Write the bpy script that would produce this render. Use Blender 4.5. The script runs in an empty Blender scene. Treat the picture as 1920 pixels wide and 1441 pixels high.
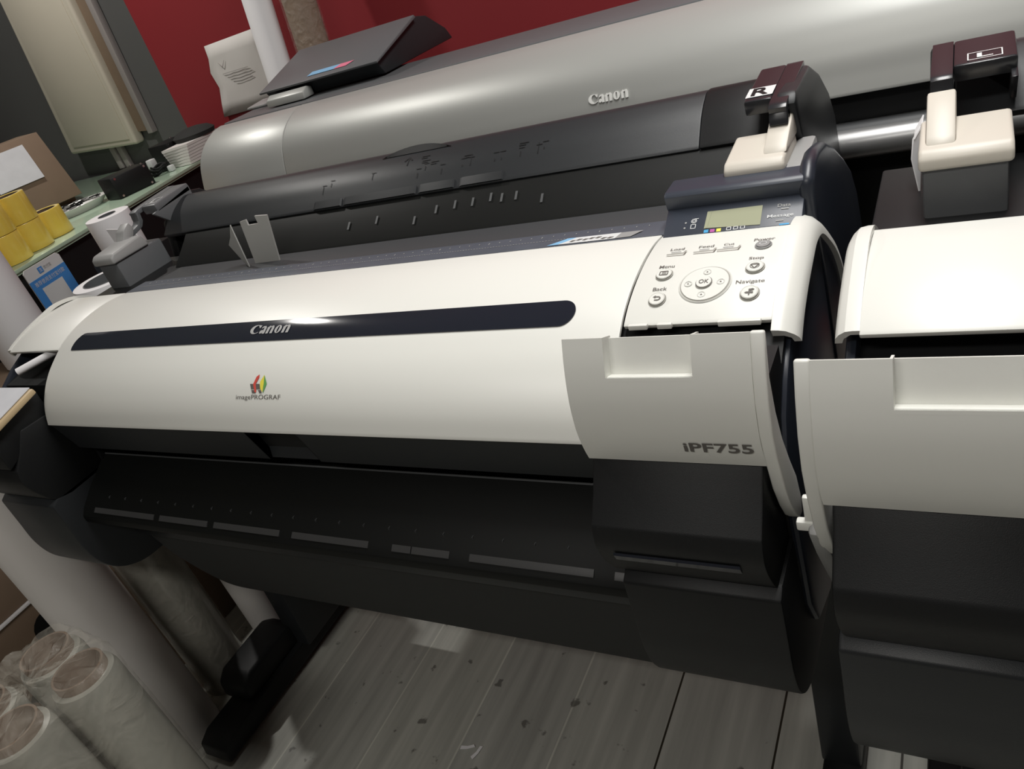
import bpy, bmesh, math, random
import numpy as np
from mathutils import Vector, Matrix
random.seed(7)
PI = math.pi
scn = bpy.context.scene
COL = scn.collection

# ------------------------------------------------------------------ camera
cam_d = bpy.data.cameras.new('camera')
cam = bpy.data.objects.new('camera', cam_d)
COL.objects.link(cam)
cam_d.sensor_fit = 'HORIZONTAL'
cam_d.sensor_width = 36.0
cam_d.lens = 36.0 * 1463.2 / 1920.0
cam_d.clip_start = 0.02
cam_right = Vector((0.86151393, 0.41462881, -0.29304726))
cam_down = Vector((-0.00630251, -0.56838951, -0.82273546))
cam_fwd = Vector((-0.50769481, 0.710645, -0.48706228))
cam.matrix_world = Matrix((
    (cam_right.x, -cam_down.x, -cam_fwd.x, 1.3265),
    (cam_right.y, -cam_down.y, -cam_fwd.y, -0.5638),
    (cam_right.z, -cam_down.z, -cam_fwd.z, 1.3302),
    (0, 0, 0, 1)))
scn.camera = cam

# ------------------------------------------------------------------ world, lamps, exposure
w = bpy.data.worlds.new('room_air'); scn.world = w
w.use_nodes = True
w.node_tree.nodes['Background'].inputs[0].default_value = (0.9, 0.95, 1.0, 1)
w.node_tree.nodes['Background'].inputs[1].default_value = 0.10

def area(name, loc, rot, sx, sy, power, col=(1.0, 0.97, 0.9)):
    l = bpy.data.lights.new(name, 'AREA'); l.shape = 'RECTANGLE'
    l.size = sx; l.size_y = sy; l.energy = power; l.color = col
    o = bpy.data.objects.new(name, l); COL.objects.link(o)
    o.location = loc; o.rotation_euler = rot
    return o
area('ceiling_tube_right', (1.35, 0.55, 2.62), (0, 0, 0), 0.5, 1.3, 38, (1.0, 0.99, 0.965))
area('ceiling_tube_front', (0.9, -1.5, 2.62), (0, 0, 0), 1.2, 0.3, 20, (1.0, 0.97, 0.92))
area('ceiling_spot_left', (-1.26, 0.93, 2.62), (0, 0, 0), 0.07, 0.07, 17, (1.0, 0.97, 0.92))

vs = scn.view_settings
vs.view_transform = 'Standard'; vs.look = 'None'; vs.gamma = 1.0; vs.use_curve_mapping = False
vs.exposure = 0.0

# ------------------------------------------------------------------ materials
def mat(name, col, rough=0.5, metal=0.0, bump=0.0, bscale=400.0, coat=0.0, var=0.0, vscale=6.0, alpha=1.0, trans=0.0, spec=0.5):
    m = bpy.data.materials.new(name); m.use_nodes = True
    nt = m.node_tree; p = nt.nodes['Principled BSDF']
    p.inputs['Base Color'].default_value = (*col, 1)
    p.inputs['Roughness'].default_value = rough
    p.inputs['Metallic'].default_value = metal
    p.inputs['Coat Weight'].default_value = coat
    p.inputs['Specular IOR Level'].default_value = spec
    p.inputs['Alpha'].default_value = alpha
    p.inputs['Transmission Weight'].default_value = trans
    tc = nt.nodes.new('ShaderNodeTexCoord')
    if bump:
        n = nt.nodes.new('ShaderNodeTexNoise'); n.inputs['Scale'].default_value = bscale
        n.inputs['Detail'].default_value = 2
        b = nt.nodes.new('ShaderNodeBump'); b.inputs['Strength'].default_value = bump
        b.inputs['Distance'].default_value = 0.001
        nt.links.new(tc.outputs['Object'], n.inputs['Vector'])
        nt.links.new(n.outputs['Fac'], b.inputs['Height'])
        nt.links.new(b.outputs['Normal'], p.inputs['Normal'])
    if var:
        n2 = nt.nodes.new('ShaderNodeTexNoise'); n2.inputs['Scale'].default_value = vscale
        n2.inputs['Detail'].default_value = 4
        mx = nt.nodes.new('ShaderNodeMix'); mx.data_type = 'RGBA'
        mx.inputs[6].default_value = (*[c * (1 - var) for c in col], 1)
        mx.inputs[7].default_value = (*[min(1, c * (1 + var)) for c in col], 1)
        nt.links.new(tc.outputs['Object'], n2.inputs['Vector'])
        nt.links.new(n2.outputs['Fac'], mx.inputs[0])
        nt.links.new(mx.outputs[2], p.inputs['Base Color'])
    return m

M = {
 'white': mat('white_plastic', (0.745, 0.745, 0.70), 0.38, bump=0.03, bscale=900),
 'dark': mat('charcoal_plastic', (0.020, 0.022, 0.024), 0.42, spec=0.35, bump=0.12, bscale=1400),
 'darker': mat('black_plastic', (0.008, 0.0085, 0.009), 0.5, spec=0.3, bump=0.15, bscale=1400),
 'black': mat('matt_black_plastic', (0.006, 0.0065, 0.006), 0.55, spec=0.18, bump=0.1, bscale=1400),
 'lipgrey': mat('lip_highlight_grey', (0.045, 0.045, 0.045), 0.3),  # painted highlight for the output guide's rounded lip
 'navy': mat('blue_black_plastic', (0.020, 0.024, 0.034), 0.35),
 'navyp': mat('slate_panel', (0.035, 0.042, 0.058), 0.4),
 'rail': mat('slate_rail_plastic', (0.075, 0.085, 0.105), 0.45, var=0.15, vscale=30),
 'mid': mat('grey_plastic', (0.11, 0.115, 0.12), 0.45, bump=0.05, bscale=900),
 'shelf': mat('shelf_plastic', (0.05, 0.052, 0.055), 0.5, spec=0.3),
 'grey': mat('light_grey_plastic', (0.30, 0.30, 0.295), 0.45),
 'stop': mat('pale_grey_metal', (0.42, 0.42, 0.40), 0.45),
 'beige': mat('warm_grey_plastic', (0.60, 0.56, 0.49), 0.42),
 'gloss': mat('glossy_black', (0.012, 0.015, 0.024), 0.08, coat=0.6),
 'semi': mat('semi_gloss_black', (0.022, 0.023, 0.026), 0.22),
 'silver': mat('silver_paint', (0.42, 0.425, 0.405), 0.42, metal=0.35, bump=0.02, bscale=1200),
 'bright': mat('bright_silver_plastic', (0.75, 0.75, 0.72), 0.3),
 'chrome': mat('chrome_letters', (0.8, 0.8, 0.8), 0.2, metal=1.0),
 'metal': mat('painted_metal', (0.33, 0.33, 0.33), 0.35, metal=0.6),
 'ink': mat('grey_print', (0.12, 0.11, 0.10), 0.6),
 'inkl': mat('light_grey_print', (0.33, 0.33, 0.32), 0.6),
 'inkw': mat('white_print', (0.65, 0.66, 0.66), 0.5),
 'faint': mat('faint_print', (0.075, 0.078, 0.08), 0.5),
 'groove': mat('painted_gap_shadow', (0.33, 0.32, 0.29), 0.5),  # grey painted for the shade in gaps around panel buttons and keys
 'lcd': mat('lcd_glass', (0.33, 0.34, 0.23), 0.5, spec=0.2),
 'cyan': mat('cyan_print', (0.05, 0.33, 0.62), 0.5),
 'magenta': mat('magenta_print', (0.45, 0.08, 0.33), 0.5),
 'yellow': mat('yellow_print', (0.80, 0.70, 0.08), 0.5),
 'red': mat('red_print', (0.62, 0.08, 0.06), 0.5),
 'green': mat('green_print', (0.13, 0.36, 0.10), 0.5),
 'blue': mat('blue_print', (0.06, 0.25, 0.62), 0.5),
 'sky': mat('light_blue_print', (0.22, 0.45, 0.68), 0.5),
 'pink': mat('pink_print', (0.75, 0.20, 0.30), 0.5),
 'paper': mat('white_paper', (0.80, 0.79, 0.80), 0.7, bump=0.05, bscale=60),
 'paperd': mat('matt_paper', (0.70, 0.67, 0.64), 0.75, var=0.04, vscale=5),
 'kraft': mat('kraft_card', (0.20, 0.14, 0.095), 0.8, var=0.12, vscale=12),
 'core': mat('cardboard_core', (0.17, 0.12, 0.085), 0.8, var=0.1, vscale=20),
 'film': mat('rolled_stretch_film', (0.30, 0.295, 0.255), 0.22, var=0.1, vscale=5, coat=0.4),
 'wood': mat('wood_edge', (0.50, 0.38, 0.22), 0.5, var=0.2, vscale=20),
 'sheet': mat('printed_sheet', (0.62, 0.63, 0.66), 0.5, var=0.1, vscale=30),
 'tape': mat('yellow_tape', (0.88, 0.66, 0.11), 0.25, coat=0.5, var=0.08, vscale=25),
 'cloth': mat('black_cloth', (0.02, 0.021, 0.02), 0.85, bump=0.3, bscale=500),
 'greenglass': mat('frosted_glass_top', (0.42, 0.55, 0.42), 0.12, coat=0.5),
 'cream': mat('cream_panel', (0.56, 0.51, 0.42), 0.55, var=0.06, vscale=4),
 'conduit': mat('grey_trunking', (0.30, 0.27, 0.26), 0.5),
}

def clear_mat(name, tint, density, noise_scale, strength):
    m = bpy.data.materials.new(name); m.use_nodes = True
    nt = m.node_tree; nt.nodes.clear()
    out = nt.nodes.new('ShaderNodeOutputMaterial')
    tr = nt.nodes.new('ShaderNodeBsdfTransparent')
    gl = nt.nodes.new('ShaderNodeBsdfPrincipled')
    gl.inputs['Base Color'].default_value = (*tint, 1); gl.inputs['Roughness'].default_value = 0.12
    n = nt.nodes.new('ShaderNodeTexNoise'); n.inputs['Scale'].default_value = noise_scale; n.inputs['Detail'].default_value = 6
    n.inputs['Distortion'].default_value = 1.5
    tc = nt.nodes.new('ShaderNodeTexCoord')
    b = nt.nodes.new('ShaderNodeBump'); b.inputs['Strength'].default_value = strength; b.inputs['Distance'].default_value = 0.02
    mr = nt.nodes.new('ShaderNodeMapRange')
    mr.inputs['From Min'].default_value = 0.35; mr.inputs['From Max'].default_value = 0.75
    mr.inputs['To Min'].default_value = density * 0.5; mr.inputs['To Max'].default_value = density * 1.6
    mx = nt.nodes.new('ShaderNodeMixShader')
    nt.links.new(tc.outputs['Object'], n.inputs['Vector'])
    nt.links.new(n.outputs['Fac'], b.inputs['Height']); nt.links.new(b.outputs['Normal'], gl.inputs['Normal'])
    nt.links.new(n.outputs['Fac'], mr.inputs['Value']); nt.links.new(mr.outputs['Result'], mx.inputs[0])
    nt.links.new(tr.outputs[0], mx.inputs[1]); nt.links.new(gl.outputs[0], mx.inputs[2])
    nt.links.new(mx.outputs[0], out.inputs['Surface'])
    return m
M['wrap'] = clear_mat('clear_plastic_wrap', (0.6, 0.56, 0.48), 0.16, 14, 0.6)
M['wrap2'] = clear_mat('clear_bag_plastic', (0.7, 0.62, 0.55), 0.13, 25, 1.0)

# floor: printed wood plank tiles running away from the printers, with scuffs and dirt
def floor_mat():
    m = bpy.data.materials.new('wood_look_floor_tiles'); m.use_nodes = True
    nt = m.node_tree; L = nt.links; p = nt.nodes['Principled BSDF']
    tc = nt.nodes.new('ShaderNodeTexCoord')
    mp = nt.nodes.new('ShaderNodeMapping'); mp.inputs['Rotation'].default_value = (0, 0, PI / 2)
    mp.inputs['Location'].default_value = (0.55, -0.238 + 0.197 * 3, 0)
    L.new(tc.outputs['Object'], mp.inputs['Vector'])
    br = nt.nodes.new('ShaderNodeTexBrick'); br.offset = 0.37
    br.inputs['Scale'].default_value = 1.0; br.inputs['Brick Width'].default_value = 1.2
    br.inputs['Row Height'].default_value = 0.197; br.inputs['Mortar Size'].default_value = 0.0022
    br.inputs['Mortar Smooth'].default_value = 0.2
    br.inputs['Color1'].default_value = (0.46, 0.46, 0.41, 1); br.inputs['Color2'].default_value = (0.39, 0.39, 0.355, 1)
    sx_ = nt.nodes.new('ShaderNodeSeparateXYZ'); L.new(tc.outputs['Object'], sx_.inputs[0])
    gt = nt.nodes.new('ShaderNodeMath'); gt.operation = 'GREATER_THAN'; gt.inputs[1].default_value = 0.8; L.new(sx_.outputs[0], gt.inputs[0])
    mm = nt.nodes.new('ShaderNodeMix'); mm.data_type = 'RGBA'; mm.inputs[6].default_value = (0.60, 0.60, 0.53, 1); mm.inputs[7].default_value = (0.035, 0.03, 0.02, 1)
    L.new(gt.outputs[0], mm.inputs[0]); L.new(mm.outputs[2], br.inputs['Mortar'])
    L.new(mp.outputs[0], br.inputs['Vector'])
    st = nt.nodes.new('ShaderNodeMapping'); st.inputs['Scale'].default_value = (38, 2.2, 1)
    L.new(tc.outputs['Object'], st.inputs['Vector'])
    n = nt.nodes.new('ShaderNodeTexNoise'); n.inputs['Scale'].default_value = 1.0; n.inputs['Detail'].default_value = 6
    L.new(st.outputs[0], n.inputs['Vector'])
    r = nt.nodes.new('ShaderNodeMapRange'); r.inputs['From Min'].default_value = 0.3; r.inputs['From Max'].default_value = 0.7
    r.inputs['To Min'].default_value = 0.78; r.inputs['To Max'].default_value = 1.15
    L.new(n.outputs['Fac'], r.inputs['Value'])
    mu = nt.nodes.new('ShaderNodeMix'); mu.data_type = 'RGBA'; mu.blend_type = 'MULTIPLY'; mu.inputs[0].default_value = 1
    L.new(br.outputs['Color'], mu.inputs[6]); L.new(r.outputs[0], mu.inputs[7])
    # scuffs
    sp = nt.nodes.new('ShaderNodeTexNoise'); sp.inputs['Scale'].default_value = 26; sp.inputs['Detail'].default_value = 5
    L.new(tc.outputs['Object'], sp.inputs['Vector'])
    sr = nt.nodes.new('ShaderNodeMapRange'); sr.inputs['From Min'].default_value = 0.655; sr.inputs['From Max'].default_value = 0.70
    L.new(sp.outputs['Fac'], sr.inputs['Value'])
    m2 = nt.nodes.new('ShaderNodeMix'); m2.data_type = 'RGBA'; m2.inputs[7].default_value = (0.07, 0.065, 0.055, 1)
    sc = nt.nodes.new('ShaderNodeMath'); sc.operation = 'MULTIPLY'; sc.inputs[1].default_value = 0.7
    L.new(sr.outputs[0], sc.inputs[0]); L.new(sc.outputs[0], m2.inputs[0]); L.new(mu.outputs[2], m2.inputs[6])
    L.new(m2.outputs[2], p.inputs['Base Color'])
    p.inputs['Roughness'].default_value = 0.45
    b = nt.nodes.new('ShaderNodeBump'); b.inputs['Strength'].default_value = 0.3; b.inputs['Distance'].default_value = 0.002
    L.new(n.outputs['Fac'], b.inputs['Height']); L.new(b.outputs['Normal'], p.inputs['Normal'])
    return m

# ------------------------------------------------------------------ object helpers
def tag(o, label=None, cat=None, group=None, kind=None):
    if label: o['label'] = label
    if cat: o['category'] = cat
    if group: o['group'] = group
    if kind: o['kind'] = kind
    return o

def empty(name, loc, label, cat, group=None):
    o = bpy.data.objects.new(name, None); COL.objects.link(o)
    o.location = loc; o.empty_display_size = 0.05
    return tag(o, label, cat, group)

def link_mesh(name, me, m, parent=None, off=(0, 0, 0)):
    o = bpy.data.objects.new(name, me); COL.objects.link(o)
    if m is not None and not me.materials: me.materials.append(m)
    if parent is not None: o.parent = parent
    o.location = off
    return o

class G:
    """collects vertices and faces of one part"""
    def __init__(s): s.v = []; s.f = []; s.mi = []
    def add(s, vs, fs, mi=0):
        b = len(s.v); s.v += [tuple(map(float, v)) for v in vs]
        for f in fs: s.f.append([b + i for i in f]); s.mi.append(mi)
        return s
    def box(s, x0, x1, y0, y1, z0, z1, mi=0):
        vs = [(x, y, z) for x in (x0, x1) for y in (y0, y1) for z in (z0, z1)]
        return s.add(vs, [(0, 1, 3, 2), (4, 6, 7, 5), (0, 4, 5, 1), (2, 3, 7, 6), (0, 2, 6, 4), (1, 5, 7, 3)], mi)
    def prism(s, poly, x0, x1, mi=0):           # poly in (y, z), extruded along x
        n = len(poly)
        vs = [(x0, y, z) for y, z in poly] + [(x1, y, z) for y, z in poly]
        fs = [tuple(range(n - 1, -1, -1)), tuple(range(n, 2 * n))]
        fs += [(i, (i + 1) % n, n + (i + 1) % n, n + i) for i in range(n)]
        return s.add(vs, fs, mi)
    def slab(s, quad, thick, mi=0):             # quad of 3D points, extruded against its normal
        q = [Vector(p) for p in quad]
        nrm = (q[1] - q[0]).cross(q[-1] - q[0]).normalized() * thick
        n = len(q)
        vs = q + [p - nrm for p in q]
        fs = [tuple(range(n)), tuple(range(2 * n - 1, n - 1, -1))]
        fs += [(i, n + i, n + (i + 1) % n, (i + 1) % n) for i in range(n)]
        return s.add(vs, fs, mi)
    def tube(s, a, b, r0, r1=None, n=24, caps=True, mi=0):
        a = Vector(a); b = Vector(b); r1 = r0 if r1 is None else r1
        d = (b - a).normalized(); u = d.orthogonal().normalized(); w_ = d.cross(u)
        vs = []
        for p, r in ((a, r0), (b, r1)):
            for k in range(n):
                t = 2 * PI * k / n; vs.append(p + (u * math.cos(t) + w_ * math.sin(t)) * r)
        fs = [(i, (i + 1) % n, n + (i + 1) % n, n + i) for i in range(n)]
        if caps: fs += [tuple(range(n - 1, -1, -1)), tuple(range(n, 2 * n))]
        return s.add(vs, fs, mi)
    def lathe(s, a, d, prof, n=40, mi=0):       # prof (r, h) closed loop about the axis a + d*h
        a = Vector(a); d = Vector(d).normalized(); u = d.orthogonal().normalized(); w_ = d.cross(u)
        m = len(prof); vs = []
        for k in range(n):
            t = 2 * PI * k / n
            for r, h in prof: vs.append(a + d * h + (u * math.cos(t) + w_ * math.sin(t)) * r)
        fs = [(k * m + j, ((k + 1) % n) * m + j, ((k + 1) % n) * m + (j + 1) % m, k * m + (j + 1) % m) for k in range(n) for j in range(m)]
        return s.add(vs, fs, mi)
    def grid(s, rows, close=False, mi=0):       # rows of equal length
        n = len(rows); m = len(rows[0]); vs = [p for r in rows for p in r]
        fs = [(i * m + j, i * m + j + 1, (i + 1) * m + j + 1, (i + 1) * m + j) for i in range(n - 1) for j in range(m - 1)]
        if close: fs += [((n - 1) * m + j, (n - 1) * m + j + 1, j + 1, j) for j in range(m - 1)]
        return s.add(vs, fs, mi)
    def build(s, name, m, parent=None, bevel=0.0, seg=2, off=(0, 0, 0), angle=32, mats=None, fix=True):
        me = bpy.data.meshes.new(name)
        me.from_pydata(s.v, [], s.f)
        for i, p in enumerate(me.polygons): p.material_index = s.mi[i]
        bm = bmesh.new(); bm.from_mesh(me)
        if fix:
            bmesh.ops.remove_doubles(bm, verts=bm.verts, dist=1e-6)
            bmesh.ops.recalc_face_normals(bm, faces=bm.faces)
        if bevel:
            es = [e for e in bm.edges if e.is_manifold and e.calc_face_angle(0) > math.radians(28)]
            bmesh.ops.bevel(bm, geom=es, offset=bevel, segments=seg, profile=0.5, affect='EDGES', clamp_overlap=True)
        for f in bm.faces: f.smooth = True
        bm.to_mesh(me); bm.free()
        me.set_sharp_from_angle(angle=math.radians(angle))
        for mm in (mats or [m]): me.materials.append(mm)
        return link_mesh(name, me, None, parent, off)

def smooth_curve(P, n=8):
    P = np.array(P, float); Q = []
    for i in range(len(P) - 1):
        p0 = P[max(i - 1, 0)]; p1 = P[i]; p2 = P[i + 1]; p3 = P[min(i + 2, len(P) - 1)]
        for k in range(n):
            t = k / n
            Q.append(.5 * ((2 * p1) + (-p0 + p2) * t + (2 * p0 - 5 * p1 + 4 * p2 - p3) * t * t + (-p0 + 3 * p1 - 3 * p2 + p3) * t ** 3))
    Q.append(P[-1]); return np.array(Q)

class Curve:
    """a side profile (y, z) with arc length and outward normals (left of travel direction is outside)"""
    def __init__(s, P, n=8, flip=False):
        s.Q = smooth_curve(P, n)
        s.S = np.concatenate([[0], np.cumsum(np.linalg.norm(np.diff(s.Q, axis=0), axis=1))])
        t = np.gradient(s.Q, axis=0); t /= np.linalg.norm(t, axis=1)[:, None]
        s.N = np.stack([-t[:, 1], t[:, 0]], 1) * (-1 if flip else 1)
    def at(s, a, h=0.0):
        i = min(max(int(np.searchsorted(s.S, a)) - 1, 0), len(s.Q) - 2)
        w_ = (a - s.S[i]) / (s.S[i + 1] - s.S[i])
        q = s.Q[i] * (1 - w_) + s.Q[i + 1] * w_; n = s.N[i] * (1 - w_) + s.N[i + 1] * w_
        return q + n * h
    def pt(s, x, a, h=0.0):
        q = s.at(a, h); return (x, q[0], q[1])
    def off(s, h): return [tuple(s.Q[i] + s.N[i] * h) for i in range(len(s.Q))]

def shell(g, cv, x0, x1, th, a0=None, a1=None, lift=0.0, n=40, mi=0):
    """closed shell following the curve between arc lengths a0..a1"""
    a0 = 0 if a0 is None else a0; a1 = cv.S[-1] if a1 is None else a1
    ss = np.linspace(a0, a1, n)
    poly = [tuple(cv.at(a, lift)) for a in ss] + [tuple(cv.at(a, lift - th)) for a in ss[::-1]]
    g.prism(poly, x0, x1, mi)
    return g

def sweep(g, cv, section, a0=None, a1=None, n=40, mi=0):
    """closed section [(x, h)] swept along the curve, ends capped"""
    a0 = 0 if a0 is None else a0; a1 = cv.S[-1] if a1 is None else a1
    m = len(section); vs = []
    for a in np.linspace(a0, a1, n):
        for x, h in section: vs.append(cv.pt(x, a, h))
    fs = [(i * m + j, (i + 1) * m + j, (i + 1) * m + (j + 1) % m, i * m + (j + 1) % m) for i in range(n - 1) for j in range(m)]
    fs += [tuple(range(m - 1, -1, -1)), tuple((n - 1) * m + j for j in range(m))]
    return g.add(vs, fs, mi)

def text_mesh(s, size=1.0, bold=0.0, align='LEFT', extrude=0.0, spacing=1.0, sx=1.0):
    c = bpy.data.curves.new('lettering', 'FONT'); c.body = s; c.size = size
    c.align_x = align; c.offset = bold; c.extrude = extrude; c.space_character = spacing
    c.resolution_u = 4
    o = bpy.data.objects.new('lettering', c); COL.objects.link(o)
    dg = bpy.context.evaluated_depsgraph_get(); dg.update()
    me = bpy.data.meshes.new_from_object(o.evaluated_get(dg))
    bpy.data.objects.remove(o); bpy.data.curves.remove(c)
    vs = [(v.co.x * sx, v.co.y, v.co.z) for v in me.vertices]; fs = [tuple(p.vertices) for p in me.polygons]
    bpy.data.meshes.remove(me)
    return vs, fs

def put(vs, fn, x, y):      # flat (u, v, h) verts through a surface mapping
    return [fn(x + v[0], y + v[1], v[2]) for v in vs]

def fit_text(g, s, fn, x0, x1, y0, y1, bold=0.0, mi=0):
    """text filling the box x0..x1, y0..y1 of the mapping"""
    vs, fs = text_mesh(s, 1.0, bold)
    if not vs: return
    a = np.array(vs); lo = a.min(0); hi = a.max(0)
    kx = (x1 - x0) / max(hi[0] - lo[0], 1e-6); ky = (y1 - y0) / max(hi[1] - lo[1], 1e-6)
    g.add([fn(x0 + (v[0] - lo[0]) * kx, y0 + (v[1] - lo[1]) * ky, 0) for v in vs], fs, mi)

def flat_poly(g, pts, fn, mi=0):
    g.add([fn(x, y, 0) for x, y in pts], [tuple(range(len(pts)))], mi)

def brand_letters():
    """serif wordmark drawn as polygons; letters about one unit high, five wide"""
    P = []
    def arc(cx, cy, rx, ry, a0, a1, n=18):
        return [(cx + rx * math.cos(math.radians(a0 + (a1 - a0) * i / n)), cy + ry * math.sin(math.radians(a0 + (a1 - a0) * i / n))) for i in range(n + 1)]
    # C
    o = arc(.58, .5, .58, .5, 42, 318); i_ = arc(.72, .52, .36, .42, 318, 48)
    for k in range(18):
        P.append([o[k], o[k + 1], i_[17 - k], i_[18 - k]])
    P.append([(.72, .98), (1.12, .92), (1.02, .62), (.9, .72)])
    def n_(x):
        P.append([(x, 0), (x + .27, 0), (x + .27, .84), (x + .2, .86), (x, .66)])
        P.append([(x - .05, .60), (x, .58), (x, .68)])
        P.append([(x + .46, 0), (x + .74, 0), (x + .74, .62), (x + .62, .84), (x + .46, .84)])
        P.append([(x + .27, .62), (x + .46, .70), (x + .46, .84), (x + .27, .72)])
    def a_(x):
        P.append([(x + .02, .08), (x + .18, 0), (x + .36, .12), (x + .36, .36), (x + .22, .42), (x + .04, .30)])
        P.append([(x + .36, 0), (x + .64, 0), (x + .64, .62), (x + .50, .84), (x + .36, .84)])
        P.append([(x + .06, .62), (x + .2, .82), (x + .36, .84), (x + .36, .70), (x + .14, .58)])
    def o_(x):
        oo = arc(x + .36, .42, .36, .43, 0, 360, 24); ii = arc(x + .36, .42, .09, .36, 0, 360, 24)
        for k in range(24): P.append([oo[k], oo[k + 1], ii[k + 1], ii[k]])
    a_(1.15); n_(1.92); o_(2.82); n_(3.70)
    return [[(x / 4.45, y) for x, y in p] for p in P]
BRAND = brand_letters()
def brand(g, fn, x0, x1, y0, y1, mi=0, thick=0.0):
    for p in BRAND:
        q = [(x0 + (x1 - x0) * x, y0 + (y1 - y0) * y) for x, y in p]
        n = len(q)
        if thick:
            vs = [fn(x, y, thick) for x, y in q] + [fn(x, y, 0) for x, y in q]
            g.add(vs, [tuple(range(n))] + [(i, (i + 1) % n, n + (i + 1) % n, n + i) for i in range(n)], mi)
        else:
            flat_poly(g, q, fn, mi)

# ------------------------------------------------------------------ room
FLOOR = floor_mat()
def struct(name, g, m, **k):
    o = g.build(name, m, **k); o['kind'] = 'structure'; return o
YW = 1.65
struct('floor', G().box(-3.4, 4.2, -2.6, YW + .1, -0.1, 0.0), FLOOR)
WALLR = mat('red_wall_paint', (0.26, 0.022, 0.028), 0.55, bump=0.1, bscale=120, var=0.08, vscale=2)
WALLG = mat('grey_wall_paint', (0.095, 0.094, 0.092), 0.6, bump=0.1, bscale=120, var=0.08, vscale=2)
CEIL = mat('white_ceiling_paint', (0.7, 0.7, 0.68), 0.8)
WALLW = mat('taupe_wall_paint', (0.16, 0.155, 0.145), 0.8)
gw = G(); gw.box(-1.31, 4.2, YW, YW + .1, 0, 2.7, 0); gw.box(-3.4, -1.31, YW, YW + .1, 0, 2.7, 1)
struct('wall_back', gw, None, mats=[WALLR, WALLG], fix=False)
struct('wall_left', G().box(-3.5, -3.4, -2.6, YW, 0, 2.7), WALLG)
struct('wall_right', G().box(4.2, 4.3, -2.6, YW, 0, 2.7), WALLW)
struct('wall_front', G().box(-3.4, 4.2, -2.7, -2.6, 0, 2.7), WALLW)
struct('ceiling', G().box(-3.4, 4.2, -2.6, YW, 2.7, 2.8), CEIL)

# ------------------------------------------------------------------ the white wide-format printers
PW = Curve([(0, .868), (.010, .892), (.024, .913), (.042, .932), (.065, .949), (.098, .967), (.135, .978), (.175, .984), (.215, .985), (.25, .981)], 10)
STOT = PW.S[-1]
RIM = Curve([(.0705, .9530), (.098, .9675), (.135, .9795), (.175, .988), (.212, .993), (.255, .984), (.30, .955), (.345, .918), (.38, .875), (.40, .83), (.405, .78)], 6)
DOOR = Curve([(-.0415, .886), (-.046, .902), (-.049, .925), (-.046, .955), (-.037, .985), (-.026, 1.010)], 8)
COVER = Curve([(.440, 1.014), (.458, 1.030), (.478, 1.046), (.502, 1.058), (.528, 1.064), (.565, 1.052), (.61, 1.02), (.65, .97)], 8)

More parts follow.
